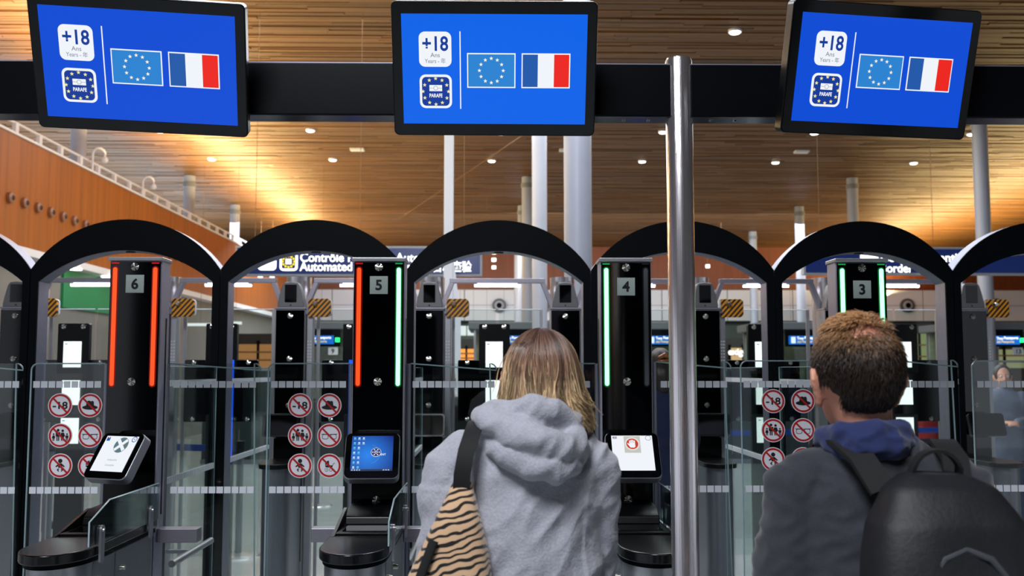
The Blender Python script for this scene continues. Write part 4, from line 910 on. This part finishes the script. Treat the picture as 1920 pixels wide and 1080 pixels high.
def base_person(cfg, label, loc, rotz, vox, skin, trouser, shoe, group=None):
    tx = cfg.get('tx', 0); hc = cfg['head']; hs = cfg.get('hs', 1.0)
    mb = MB(); head_shapes(mb, hc, hs)
    mb.tube([(hc[0], hc[1] - .018, hc[2] - .04), (hc[0] * .7 + tx * .3, hc[1] - .022, hc[2] - .1), (tx, -.02, 1.42)], [.056 * hs, .052, .07], 18, 'round')
    mb.loft([(tx, 0, .86, .12, .08), (tx, 0, .95, .135, .09), (tx, 0, 1.1, .115, .08), (tx, 0, 1.25, .13, .085), (tx, 0, 1.36, .14, .08), (tx, 0, 1.43, .09, .06), (tx, -.01, 1.46, .05, .05)])
    limbs(mb, cfg, -.012, hands=True)
    for s_ in (-1, 1): mb.tube([(tx + s_ * .1, -.03, .06), (tx + s_ * .105, .05, .04), (tx + s_ * .11, .13, .03)], [.034, .034, .026], 12, 'round')
    me = organic(mb, vox, 4); body = link('person', me, skin); body.location = loc; body.rotation_euler = (0, 0, rotz); tag(body, label, 'person', group)
    for s_ in (-1, 1):
        e = MB().sphere((hc[0] + s_ * .03 * hs, hc[1] + .071 * hs, hc[2] + .002), .0125 * hs, 12, 8).obj('eye', M_EYE, body)
        MB().sphere((hc[0] + s_ * .03 * hs, hc[1] + .0795 * hs, hc[2] + .002), .0055 * hs, 10, 6).obj('iris', M_IRIS, e)
    tb = MB(); tb.loft([(tx, 0, .82, .15, .105), (tx, 0, .92, .158, .112), (tx, 0, 1.02, .15, .108)]); limbs(tb, cfg, .012, arms=False)
    tm = organic(tb, max(vox, .009), 4); folds(tm, ((.004, 9, 9, 22, 0),)); link('trousers', tm, trouser, body)
    for s_ in (-1, 1):
        sm_ = MB(); sm_.tube([(tx + s_ * .1, -.055, .045), (tx + s_ * .103, .02, .05), (tx + s_ * .11, .14, .038)], [.045, .046, .036], 14, 'round'); sm_.box(tx + s_ * .1 - .04, tx + s_ * .1 + .045, -.09, .165, 0.0, .022)
        link('shoe', organic(sm_, .008, 4), shoe, body)
    return body
def strands(paths, radii, cols, nside=3):
    """paths (S,K,3), radii (K,), cols (S,K,3) linear -> tube mesh with colour attribute"""
    S, K, _ = paths.shape
    t = np.gradient(paths, axis=1); t /= np.linalg.norm(t, axis=2, keepdims=True) + 1e-9
    ref = np.tile(np.array([.31, .52, .79]), (S, K, 1)); u = np.cross(t, ref); u /= np.linalg.norm(u, axis=2, keepdims=True) + 1e-9; w = np.cross(t, u)
    ang = 2 * PI * np.arange(nside) / nside
    v = paths[:, :, None, :] + (u[:, :, None, :] * np.cos(ang)[None, None, :, None] + w[:, :, None, :] * np.sin(ang)[None, None, :, None]) * np.asarray(radii)[None, :, None, None]
    V = v.reshape(-1, 3); idx = np.arange(S * K * nside).reshape(S, K, nside)
    a = idx[:, :-1, :]; b = np.roll(a, -1, axis=2); c = idx[:, 1:, :]; d = np.roll(c, -1, axis=2)
    F = np.stack([a, b, d, c], -1).reshape(-1, 4)
    me = bpy.data.meshes.new('hair'); me.vertices.add(len(V)); me.vertices.foreach_set('co', V.astype(np.float32).ravel())
    me.loops.add(F.size); me.loops.foreach_set('vertex_index', F.ravel().astype(np.int32)); me.polygons.add(len(F)); me.polygons.foreach_set('loop_start', np.arange(0, F.size, 4, dtype=np.int32))
    me.update(calc_edges=True); me.polygons.foreach_set('use_smooth', [True] * len(F))
    at_ = me.color_attributes.new('Col', 'FLOAT_COLOR', 'POINT'); cc = np.ones((S * K * nside, 4), np.float32); cc[:, :3] = np.repeat(cols.reshape(-1, 3), nside, axis=0); at_.data.foreach_set('color', cc.ravel())
    return me
M_HAIR = attr_mat('hair_strands', rough=.38, noise_amt=.12, noise_scale=60, spec=.45)
def L3(c): return np.array(lin(c)[:3])

# ---- woman in the grey hoodie
SKIN = mat('skin', (206, 152, 128), rough=.5, noise_amt=.08, noise_scale=60)
M_HOOD = mat('heather_grey_jersey', (168, 168, 178), rough=.9, noise_amt=.14, noise_scale=170, bump=.25, sheen=.2)
WY = 2.29; wp = at(1015, 700, WY)
wc = dict(tx=-.04, head=(0, .005, 1.604), hs=1.0, armL=((-.2, 0, 1.405), (-.232, -.01, 1.15), (-.13, .24, 1.1)), armR=((.115, 0, 1.405), (.115, .05, 1.14), (.03, .28, 1.15)))
woman = base_person(wc, 'woman in a grey hoodie with straight blond-brown hair, seen from behind', (wp.x, WY, 0), 0, .0065, SKIN, mat('dark_jeans', (34, 40, 56), rough=.85), mat('white_trainers', (220, 220, 220), rough=.6))
m = MB(); tx = -.04
m.loft([(tx, .01, .88, .178, .135), (tx, .01, .93, .188, .142), (tx, .0, 1.05, .178, .132), (tx, -.005, 1.2, .172, .122), (tx, -.008, 1.31, .178, .12), (tx, -.008, 1.39, .176, .108), (tx, -.006, 1.44, .14, .094), (tx, -.006, 1.48, .09, .08), (tx + .01, -.006, 1.505, .07, .07)], 36)
for k in ('L', 'R'):
    sh, el, wr = [Vector(p) for p in wc['arm' + k]]
    m.tube([sh + Vector((.03 if k == 'L' else -.03, 0, .02)), sh, sh.lerp(el, .35), sh.lerp(el, .7), el, el.lerp(wr, .45), el.lerp(wr, .85), wr], [.058, .062, .064, .058, .06, .055, .046, .034], 22, 'round')
# hood lying folded on the shoulders: rim around the neck, then slanting folds of the pouch
m.tube([(-.09, .08, 1.45), (-.118, .03, 1.487), (-.122, -.03, 1.512), (-.085, -.085, 1.528), (-.03, -.108, 1.535), (.02, -.105, 1.532), (.06, -.07, 1.512), (.076, -.01, 1.487), (.07, .06, 1.45)],
       [(.024, .03), (.026, .036), (.024, .036), (.026, .036), (.028, .036), (.028, .034), (.026, .03), (.024, .03), (.022, .026)], 22, 'round')
m.tube([(-.142, -.012, 1.522), (-.122, -.07, 1.512), (-.07, -.128, 1.492), (-.01, -.15, 1.472), (.04, -.138, 1.455), (.075, -.09, 1.452)], [.016, .026, .034, .036, .032, .024], 22, 'round')
m.tube([(-.118, -.06, 1.465), (-.08, -.118, 1.446), (-.03, -.142, 1.425), (.02, -.14, 1.412), (.055, -.11, 1.42), (.078, -.06, 1.446)], [.02, .026, .03, .031, .028, .022], 22, 'round')
m.tube([(.072, -.05, 1.482), (.066, -.10, 1.47), (.045, -.14, 1.45)], [.024, .024, .02], 18, 'round')
m.sphere((-.012, -.055, 1.487), (.082, .07, .04), 24, 14)
hm = organic(m, .0052, 3)
def jersey_folds(me):
    co = verts(me); no = norms(me); d = np.zeros(len(co))
    for i, (x, y, z) in enumerate(co):
        v = .010 * noise.noise((x * 5.5, y * 5.5, z * 7))
        u = (x + .04) * .7 + z * .75; w = -(x + .04) * .75 + z * .7
        k = 1.0 if z > 1.38 else .75
        v += .0075 * k * (1 - abs(noise.noise((u * 7, y * 6, w * 21))) * 2.6)                     # slanting drapes
        if abs(x + .04) > .13 and z < 1.36: v += .0045 * (1 - abs(noise.noise((x * 9, y * 10, z * 17 + x * 14))) * 2.4)   # crumpled sleeves
        v += .0011 * noise.noise((x * 45, y * 40, z * 50)); d[i] = v
    setv(me, co + no * d[:, None])
jersey_folds(hm)
hood = link('hoodie', hm, M_HOOD, woman)
# hair: cap underneath, then strands
def woman_hair():
    c = np.array((0, -.004, 1.612)); R0 = np.array((.0855, .104, .106))
    S, K = 6500, 24; g = RNG
    az = g.uniform(0, 2 * PI, S); fr = np.abs(((az - PI / 2 + PI) % (2 * PI)) - PI) < .8    # the face is left free
    az[fr] = g.uniform(PI * .96, PI * 2.04, fr.sum())
    layer = g.uniform(.93, 1.03, S); start = g.uniform(.0, 1.0, S) * g.uniform(.2, 1.0, S)
    right = np.clip((np.cos(az) - .25) / .5, 0, 1); left = np.clip((-np.cos(az) - .4) / .5, 0, 1)
    end = g.uniform(1.50, 1.565, S) - right * g.uniform(.0, .03, S)
    # envelope: half-width against drop below the crown
    cl = np.round(az * 20 / PI) / (20 / PI) + g.normal(0, .03, S); pull = g.uniform(.1, .7, S)
    P = np.zeros((S, K, 3)); tt = np.linspace(0, 1, K); ztop = c[2] + R0[2]
    for k, t in enumerate(tt):
        z = (ztop - .0005) * 1.0 - (start * .055) ; z = z + (end - z) * (t ** 1.15)
        h = np.clip((z - c[2]) / R0[2], -.12, .9999); r = np.sqrt(1 - h * h)
        drop = np.clip((c[2] + .01 - z) / .1, 0, 1.3)
        flare = 1 + drop * (.05 + .09 * right + .13 * left) + drop ** 2 * .04 * right
        azk = az + (cl - az) * pull * np.clip(t * 1.4, 0, 1) + .05 * np.sin(t * 4 + az * 5)
        q = np.stack([c[0] + np.cos(azk) * R0[0] * r * layer * flare, c[1] + np.sin(azk) * R0[1] * r * layer, z], 1)
        s = np.clip((t - .8) / .2, 0, 1); q[:, 0] += right * s ** 2 * .015; q[:, 2] += right * s ** 2 * .006
        wob = (.0030 * np.sin(t * 8 + cl * 31) + .0016 * np.sin(t * 15 + az * 57)) * t
        q[:, 0] += wob; q[:, 1] += wob * .5
        P[:, k] = q
    fly = g.choice(S, 140, replace=False); P[fly] += (tt[None, :, None] ** 1.6) * g.normal(0, .012, (140, 1, 3)) * np.array((1, .6, .4))
    root, mid, tip = L3((80, 56, 48)), L3((132, 100, 80)), L3((216, 184, 142))
    sh = g.uniform(.6, 1.3, (S, 1, 1)) * (1 + .5 * np.sin(cl * 17 + 2 * np.sin(cl * 7)))[:, None, None]; bl = np.clip(tt * 1.1 - .08 + g.normal(0, .13, S)[:, None], 0, 1)[:, :, None]
    sideb = np.clip(np.abs(np.cos(az)) - .55, 0, .4)[:, None, None] * .8
    bl = np.clip(bl + sideb, 0, 1)
    col = np.where(bl < .5, root + (mid - root) * bl * 2, mid + (tip - mid) * (bl - .5) * 2) * sh
    me = strands(P, np.r_[np.full(K - 4, .0011), .001, .0009, .0007, .0003], np.clip(col, 0, 1))
    o = link('hair', me, M_HAIR, woman); o['label'] = 'straight shoulder-length hair, brown at the crown and blond at the ends'
    cap = MB(); n = 30
    rings = []
    for i in range(12): a = PI * .56 * i / 11; rings.append((c[0], c[1] - .004, c[2] + math.cos(a) * R0[2] * .9, max(math.sin(a) * R0[0] * .9, .002), max(math.sin(a) * R0[1] * .87, .002)))
    rings += [(c[0], c[1] - .006, 1.56, R0[0] * .92, R0[1] * .85), (c[0] + .004, c[1] - .012, 1.52, R0[0] * .95, R0[1] * .8)]
    vs_ = []; 
    for cx, cy, z, rx, ry in rings: vs_ += [(cx + rx * math.cos(math.radians(a)), cy + ry * math.sin(math.radians(a)), z) for a in np.linspace(140, 400, n)]
    cap.add(vs_, [(i * n + j, i * n + j + 1, (i + 1) * n + j + 1, (i + 1) * n + j) for i in range(len(rings) - 1) for j in range(n - 1)])
    cap.obj('hair_base', mat('hair_base_brown', (66, 46, 36), rough=.6), o, smooth=180)
woman_hair()
# zebra tote bag hanging from her shoulder
def zebra():
    m = mat('zebra_plush', (190, 152, 118), rough=.9, sheen=.3); N = m.node_tree.nodes; L = m.node_tree.links
    tc = N.new('ShaderNodeTexCoord'); mp = N.new('ShaderNodeMapping'); mp.inputs['Scale'].default_value = (1, 1, 1); mp.inputs['Rotation'].default_value = (0, math.radians(16), 0)
    wv = N.new('ShaderNodeTexWave'); wv.bands_direction = 'Z'; wv.inputs['Scale'].default_value = 21; wv.inputs['Distortion'].default_value = 8.5; wv.inputs['Detail'].default_value = 1.5; wv.inputs['Detail Scale'].default_value = .9
    cr = N.new('ShaderNodeValToRGB'); e = cr.color_ramp.elements; e[0].color = lin((18, 14, 12)); e[0].position = .30; e[1].color = lin((206, 168, 132)); e[1].position = .37
    L.new(tc.outputs['Object'], mp.inputs[0]); L.new(mp.outputs[0], wv.inputs['Vector']); L.new(wv.outputs['Fac'], cr.inputs[0]); L.new(cr.outputs[0], N['Principled BSDF'].inputs['Base Color'])
    return m
bag = thing('zebra_bag', 'tan and black zebra-striped plush tote bag under the arm of the woman', 'bag', (wp.x, WY, 0))
m = MB(); rings = []
def sq(cx, cy, z, rx, ry, n=28):
    o = []
    for j in range(n):
        a = 2 * PI * j / n; ca, sa = math.cos(a), math.sin(a); o.append((cx + rx * math.copysign(abs(ca) ** .6, ca), cy + ry * math.copysign(abs(sa) ** .6, sa), z))
    return o
R_ = [(-.177, -.115, 1.385, .022, .02), (-.178, -.12, 1.36, .032, .032), (-.185, -.128, 1.30, .052, .05), (-.195, -.135, 1.23, .075, .06), (-.205, -.14, 1.15, .096, .066), (-.21, -.142, 1.08, .108, .068), (-.212, -.142, 1.02, .11, .066), (-.212, -.142, 1.0, .1, .058)]
vs_ = []; n = 28
for r in R_: vs_ += sq(*r)
m.add(vs_, [(i * n + j, i * n + (j + 1) % n, (i + 1) * n + (j + 1) % n, (i + 1) * n + j) for i in range(len(R_) - 1) for j in range(n)] + [tuple(range(n)), tuple((len(R_) - 1) * n + j for j in range(n))])
bm_ = organic(m, .006, 5); folds(bm_, ((.006, 12, 12, 9, 0), (.0012, 220, 220, 220, 0))); link('bag_body', bm_, zebra(), bag)
M_STRAP = mat('black_webbing', (12, 12, 14), rough=.8, noise_amt=.2, noise_scale=150)
def ribbon(pts, width, thick, nrm):
    m = MB(); pts = [Vector(p) for p in pts]; vs_ = []
    for i, p in enumerate(pts):
        t = (pts[min(i + 1, len(pts) - 1)] - pts[max(i - 1, 0)]).normalized(); nn = Vector(nrm[i]).normalized(); w = t.cross(nn).normalized() * width / 2; nn = w.cross(t).normalized() * thick / 2
        vs_ += [p - w - nn, p + w - nn, p + w + nn, p - w + nn]
    k = len(pts); m.add(vs_, [(4 * i + j, 4 * i + (j + 1) % 4, 4 * i + 4 + (j + 1) % 4, 4 * i + 4 + j) for i in range(k - 1) for j in range(4)] + [(0, 1, 2, 3), (4 * k - 1, 4 * k - 2, 4 * k - 3, 4 * k - 4)]); return m
ribbon([(-.178, -.135, 1.36), (-.176, -.148, 1.40), (-.167, -.138, 1.45), (-.155, -.105, 1.487), (-.148, -.055, 1.506), (-.146, 0, 1.505), (-.148, .06, 1.485), (-.158, .11, 1.43), (-.172, .11, 1.30), (-.18, .05, 1.2)], .036, .004,
       [(0, -1, .0), (0, -1, .2), (0, -.9, .5), (0, -.6, .9), (0, -.2, 1), (0, .1, 1), (0, .6, .8), (0, 1, .2), (0, 1, 0), (0, 1, -.2)]).obj('shoulder_strap', M_STRAP, bag)
m = MB(); m.tube([(-.232, -.193, 1.27), (-.262, -.205, 1.19), (-.278, -.212, 1.12), (-.285, -.214, 1.04)], [(.010, .006)] * 4, 8, up=(1, 0, 0)); m.obj('side_trim', M_STRAP, bag)
m = MB(); vs_ = []
for r in ((-.208, -.142, 1.112, .106, .071), (-.213, -.143, 1.06, .114, .073), (-.213, -.143, 1.02, .114, .071), (-.213, -.142, .99, .1, .06)): vs_ += sq(*r)
m.add(vs_, [(i * n + j, i * n + (j + 1) % n, (i + 1) * n + (j + 1) % n, (i + 1) * n + j) for i in range(3) for j in range(n)] + [tuple(3 * n + j for j in range(n))]); m.obj('bag_bottom', M_STRAP, bag, smooth=60)

# ---- man with the dark jacket and backpack
MY = 2.0; mp_ = at(1608, 700, MY)
SKIN2 = mat('ruddy_skin', (214, 148, 122), rough=.5, noise_amt=.1, noise_scale=50)
mc = dict(tx=.035, head=(0, .01, 1.606), hs=1.04, armL=((-.135, 0, 1.39), (-.178, -.02, 1.12), (-.13, .18, .98)), armR=((.205, 0, 1.39), (.262, -.02, 1.12), (.2, .18, 1.0)))
man = base_person(mc, 'man with short thinning brown hair, navy hood and charcoal jacket, seen from behind', (mp_.x, MY, 0), 0, .006, SKIN2, mat('charcoal_trousers', (40, 42, 48), rough=.85), mat('dark_boots', (30, 26, 24), rough=.6))
m = MB(); tx = .035
m.loft([(tx, .0, .88, .185, .13), (tx, 0, 1.0, .19, .13), (tx, 0, 1.15, .185, .125), (tx, 0, 1.3, .185, .12), (tx, 0, 1.38, .18, .11), (tx, 0, 1.43, .145, .096), (tx - .005, -.005, 1.47, .105, .085), (tx - .015, -.008, 1.495, .072, .075)], 36)
for k in ('L', 'R'):
    sh, el, wr = [Vector(p) for p in mc['arm' + k]]
    m.tube([sh + Vector((.04 if k == 'L' else -.04, 0, .022)), sh, sh.lerp(el, .4), el, el.lerp(wr, .5), wr], [.052, .058, .058, .055, .052, .042], 22, 'round')
jm = organic(m, .006, 5); folds(jm, ((.008, 7, 7, 10, 0), (.005, 24, 16, 28, 1)))
link('jacket', jm, mat('charcoal_wool', (46, 48, 56), rough=.95, noise_amt=.25, noise_scale=260, sheen=.2), man)
m = MB()
m.tube([(-.05, .06, 1.465), (-.063, .0, 1.482), (-.05, -.055, 1.492), (.005, -.085, 1.498), (.055, -.06, 1.496), (.075, .0, 1.495), (.062, .06, 1.475)], [.024, .026, .027, .028, .027, .026, .024], 18, 'round')
m.tube([(-.062, -.03, 1.472), (-.03, -.085, 1.478), (.03, -.092, 1.482), (.076, -.045, 1.478)], [.024, .028, .028, .024], 16, 'round')
cm_ = organic(m, .0045, 4); folds(cm_, ((.006, 16, 16, 30, 0), (.004, 30, 20, 45, 1))); link('hood_collar', cm_, mat('navy_jersey', (22, 36, 84), rough=.9, noise_amt=.2, noise_scale=120, sheen=.2), man)
MB().tube([(.052, -.062, 1.498), (.085, -.03, 1.497), (.108, .02, 1.478)], [.01, .014, .012], 10, 'round').obj('shirt_collar', mat('beige_cotton', (214, 200, 188), rough=.9), man)
def man_hair():
    c = np.array((0, -.004, 1.624)); R0 = np.array((.0765, .0955, .0985)) * 1.02
    g = RNG; N0 = 24000; d = g.normal(size=(N0, 3)); d /= np.linalg.norm(d, axis=1, keepdims=True)
    x, y, z = d.T; zz = c[2] + z * R0[2]
    nape = 1.546 + .022 * np.abs(x) ** 1.2 - np.maximum(y, 0) * .0        # hairline at the back
    lower = np.where(y < .1, nape + np.clip(np.abs(x) - .6, 0, 1) * .11, 1.60 + np.maximum(y, 0) * .075)
    ear = (np.abs(x) > .7) & (zz < 1.612) & (y > -.62)
    crown = np.clip(1.7 * np.exp(-(((x - .08) / .6) ** 2 + ((z - .74) / .125) ** 2)), 0, 1) * (y < .25)      # thin crown
    keep = (zz > lower) & ~ear & (g.uniform(size=N0) > crown * .94) & ~((y > .75) & (z < .45))
    d = d[keep]; S = len(d); x, y, z = d.T
    root = c + d * R0; K = 6; tt = np.linspace(0, 1, K)
    swirl = np.stack([-(y + .25), x - .1, np.zeros(S)], 1); down = np.array((0, 0, -1.0)); out = np.stack([x, y + .2, np.zeros(S)], 1)
    top = np.clip((z - .2) / .6, 0, 1)[:, None]
    flow = out * .8 * top + swirl * .5 * top + down * (1 - top) * 1.0 + g.normal(0, .22, (S, 3)) + np.array((-.2, .1, 0)) * top
    flow -= d * (flow * d).sum(1, keepdims=True); flow /= np.linalg.norm(flow, axis=1, keepdims=True) + 1e-6
    Ln = (g.uniform(.018, .034, S) * np.clip(.45 + (zz[keep] - 1.53) / .07, .35, 1.0))[:, None]; lift = np.where(z[:, None] > .8, .85, .32) + g.uniform(-.1, .2, (S, 1))
    P = np.zeros((S, K, 3))
    for k, t in enumerate(tt): P[:, k] = root + flow * Ln * t + d * Ln * lift * (t - .55 * t * t) + g.normal(0, .0006, (S, 3)) * t
    dark, light = L3((42, 29, 22)), L3((186, 138, 94)); f = np.clip((z - .42) / .5 + g.normal(0, .15, S), 0, 1)[:, None, None]
    col = (dark + (light - dark) * f) * g.uniform(.6, 1.4, (S, 1, 1)) * np.ones((1, K, 1))
    o = link('hair', strands(P, np.r_[np.full(K - 2, .0009), .0007, .0003], np.clip(col, 0, 1)), M_HAIR, man); o['label'] = 'short brown hair thinning at the crown'
    # base layer hugging the scalp at the back and sides
    cap = MB(); n = 40; vs_ = []; az = np.radians(np.linspace(165, 375, n)); mrow = 14
    for i in range(mrow):
        for a in az:
            xx, yy = math.cos(a), math.sin(a); zb = 1.553 + .03 * max(abs(xx) - .6, 0) / .4 + (.07 if yy > -.35 and abs(xx) > .8 else 0) * min(1, (yy + .35) / .3 if yy > -.35 else 0)
            zt_ = 1.664; zq = zb + (zt_ - zb) * i / (mrow - 1); h_ = min(max((zq - c[2]) / R0[2], -.99), .99); r = math.sqrt(1 - h_ * h_) * 1.012
            vs_.append((c[0] + R0[0] * r * xx, c[1] + R0[1] * r * yy, zq))
    cap.add(vs_, [(i * n + j, i * n + j + 1, (i + 1) * n + j + 1, (i + 1) * n + j) for i in range(mrow - 1) for j in range(n - 1)])
    cap.obj('hair_base', mat('hair_base_dark', (44, 30, 23), rough=.7), o, smooth=180)
man_hair()
# his backpack
M_PACK = mat('black_nylon', (20, 21, 26), rough=.6, noise_amt=.25, noise_scale=120, bump=.1)
pk = thing('backpack', 'black nylon backpack with a webbing grab loop on the back of the man', 'backpack', (mp_.x + .075, MY, 0))
m = MB(); vs_ = []; RR = [(0, -.215, .93, .13, .06), (0, -.225, .96, .15, .085), (0, -.225, 1.1, .155, .095), (0, -.215, 1.25, .15, .088), (0, -.2, 1.35, .135, .075), (0, -.18, 1.41, .1, .055), (0, -.165, 1.435, .055, .03)]
for r in RR: vs_ += sq(*r)
m.add(vs_, [(i * n_ + j, i * n_ + (j + 1) % n_, (i + 1) * n_ + (j + 1) % n_, (i + 1) * n_ + j) for n_ in (28,) for i in range(len(RR) - 1) for j in range(28)] + [tuple(range(28)), tuple((len(RR) - 1) * 28 + j for j in range(28))])
pm2 = organic(m, .007, 5); folds(pm2, ((.006, 10, 10, 12, 0),)); link('pack_body', pm2, M_PACK, pk)
m = MB(); vs_ = []; RR = [(0, -.3, .97, .1, .03), (0, -.315, 1.0, .115, .04), (0, -.318, 1.1, .115, .042), (0, -.306, 1.18, .1, .03), (0, -.295, 1.2, .07, .015)]
for r in RR: vs_ += sq(*r)
m.add(vs_, [(i * 28 + j, i * 28 + (j + 1) % 28, (i + 1) * 28 + (j + 1) % 28, (i + 1) * 28 + j) for i in range(len(RR) - 1) for j in range(28)] + [tuple(range(28)), tuple((len(RR) - 1) * 28 + j for j in range(28))]); link('front_pocket', organic(m, .007, 4), M_PACK, pk)
MB().tube([(-.075, -.262, 1.2 + .02), (-.07, -.29, 1.262), (-.04, -.288, 1.30), (0, -.28, 1.315), (.04, -.288, 1.30), (.07, -.29, 1.262), (.075, -.262, 1.22)], .006, 8).obj('zip', mat('zip_grey', (70, 72, 76), rough=.4), pk)
lp = [(-.045, -.165, 1.425)] + [(.045 * -math.cos(a), -.175, 1.43 + .045 * math.sin(a)) for a in [PI * i / 10 for i in range(1, 10)]] + [(.045, -.165, 1.425)]
ribbon(lp, .022, .006, [(-math.cos(PI * i / 10), -.05, math.sin(PI * i / 10) + .05) for i in range(11)]).obj('grab_loop', M_STRAP, pk)
for s_ in (-1, 1):
    ribbon([(s_ * .07 - .02, -.155, 1.40), (s_ * .088 - .025, -.115, 1.455), (s_ * .1 - .03, -.05, 1.482), (s_ * .105 - .035, .02, 1.475), (s_ * .11 - .04, .1, 1.42), (s_ * .115 - .04, .15, 1.32), (s_ * .13 - .04, .15, 1.2), (s_ * .17 - .04, .1, 1.08), (s_ * .2 - .035, .0, 1.0), (s_ * .19 - .02, -.1, .97), (s_ * .13, -.17, .96)], .05, .01,
           [(0, -1, .3), (0, -.7, .8), (0, -.2, 1), (0, .2, 1), (0, .8, .6), (0, 1, .1), (0, 1, -.1), (s_ * .7, .8, -.2), (s_, 0, -.1), (s_, -.3, 0), (s_ * .5, -1, 0)]).obj('shoulder_strap', M_STRAP, pk)

# ---- people beyond the gates
def far_person(px, Y, rotz, label, coat, hair, topz=1.7, pack=None, long=True, arms=None):
    p = at(px, 720, Y); k = topz / 1.72
    cfg = dict(head=(0, .005, 1.6), armL=((-.17, 0, 1.4), (-.21, -.01, 1.13), (-.2, .12, .92)), armR=((.17, 0, 1.4), (.21, -.01, 1.13), (.2, .12, .92)))
    if arms: cfg.update(arms)
    b = base_person(cfg, label, (p.x, Y, 0), rotz, .012, SKIN, mat('blue_jeans', (44, 62, 100), rough=.9), mat('dark_boots', (30, 26, 24), rough=.6)); b.scale = (k, k, k)
    m = MB(); m.loft([(0, .0, .78 if long else .9, .19, .14), (0, 0, 1.0, .18, .13), (0, 0, 1.2, .175, .12), (0, 0, 1.37, .185, .11), (0, 0, 1.44, .13, .09), (0, -.005, 1.49, .07, .07)], 24)
    for q in ('L', 'R'):
        sh, el, wr = [Vector(v) for v in cfg['arm' + q]]; m.tube([sh, sh.lerp(el, .5), el, wr], [.06, .056, .052, .042], 14, 'round')
    cm2 = organic(m, .012, 4); folds(cm2, ((.01, 8, 8, 12, 0),)); link('coat', cm2, mat('coat_%d_%d_%d' % coat, coat, rough=.9, noise_amt=.15, noise_scale=60), b)
    m = MB(); m.sphere((0, -.014, 1.625), (.084, .1, .1), 20, 14); m.tube([(0, -.05, 1.62), (0, -.07, 1.54), (0, -.075, 1.45 if long else 1.53)], [(.075, .05), (.07, .045), (.05, .03)], 14, 'round'); hm2 = organic(m, .01, 3)
    v = verts(hm2); f = np.clip((v[:, 1] - .045) / .02, 0, 1); v[:, 1] -= f * (v[:, 1] - .045) * .9; setv(hm2, v); folds(hm2, ((.006, 30, 30, 6, 0),)); link('hair', hm2, mat('hair_%d_%d_%d' % hair, hair, rough=.5, noise_amt=.5, noise_scale=40, stretch=(4, 4, .5)), b)
    return b, p
b, p = far_person(838, 9.4, 0, 'person in a white coat walking away beyond the lane of kiosk 5', (214, 204, 206), (206, 170, 130), 1.66)
pk2 = thing('backpack', 'black backpack worn over the white coat beyond the lane of kiosk 5', 'backpack', (p.x + .08, 9.4, 0)); m = MB(); vs_ = []
for r in ((0, -.2, 1.0, .12, .05), (0, -.2, 1.05, .14, .07), (0, -.2, 1.3, .13, .065), (0, -.18, 1.38, .09, .04)): vs_ += sq(*r)
m.add(vs_, [(i * 28 + j, i * 28 + (j + 1) % 28, (i + 1) * 28 + (j + 1) % 28, (i + 1) * 28 + j) for i in range(3) for j in range(28)] + [tuple(range(28)), tuple(84 + j for j in range(28))]); link('pack_body', organic(m, .01, 4), M_PACK, pk2)
for s_ in (-1, 1): MB().tube([(s_ * .07, -.16, 1.36), (s_ * .08, -.08, 1.44), (s_ * .085, .0, 1.445)], (.02), 8).obj('shoulder_strap', M_STRAP, pk2)
b, p = far_person(1238, 6.7, math.radians(4), 'person in a navy coat with dark pinned-up hair beyond the gate by kiosk 4', (22, 30, 62), (46, 34, 30), 1.77)
m = MB(); m.tube([(-.03, -.118, 1.66), (0, -.128, 1.675), (.03, -.118, 1.66)], [.012, .016, .012], 10, 'round'); m.tube([(-.028, -.112, 1.64), (0, -.122, 1.632), (.028, -.112, 1.64)], [.01, .013, .01], 10, 'round'); m.obj('hair_claw', mat('tortoise_clip', (150, 90, 50), rough=.15, noise_amt=.6, noise_scale=60), b)
far_person(84, 10.4, math.radians(80), 'person in a dark coat standing beyond kiosk 6 near the timber wall', (26, 28, 36), (24, 20, 20), 1.7, long=False)
hold = dict(armL=((-.17, 0, 1.4), (-.2, .05, 1.15), (-.06, .27, 1.16)), armR=((.17, 0, 1.4), (.2, .05, 1.15), (.06, .27, 1.16)))
far_person(1880, 9.6, math.radians(165), 'person in a grey-blue coat facing the gates beyond kiosk 3', (96, 108, 132), (30, 26, 28), 1.68, arms=hold)
far_person(1735, 12.5, math.radians(30), 'person in a red coat far beyond kiosk 3', (150, 34, 36), (40, 30, 26), 1.7)
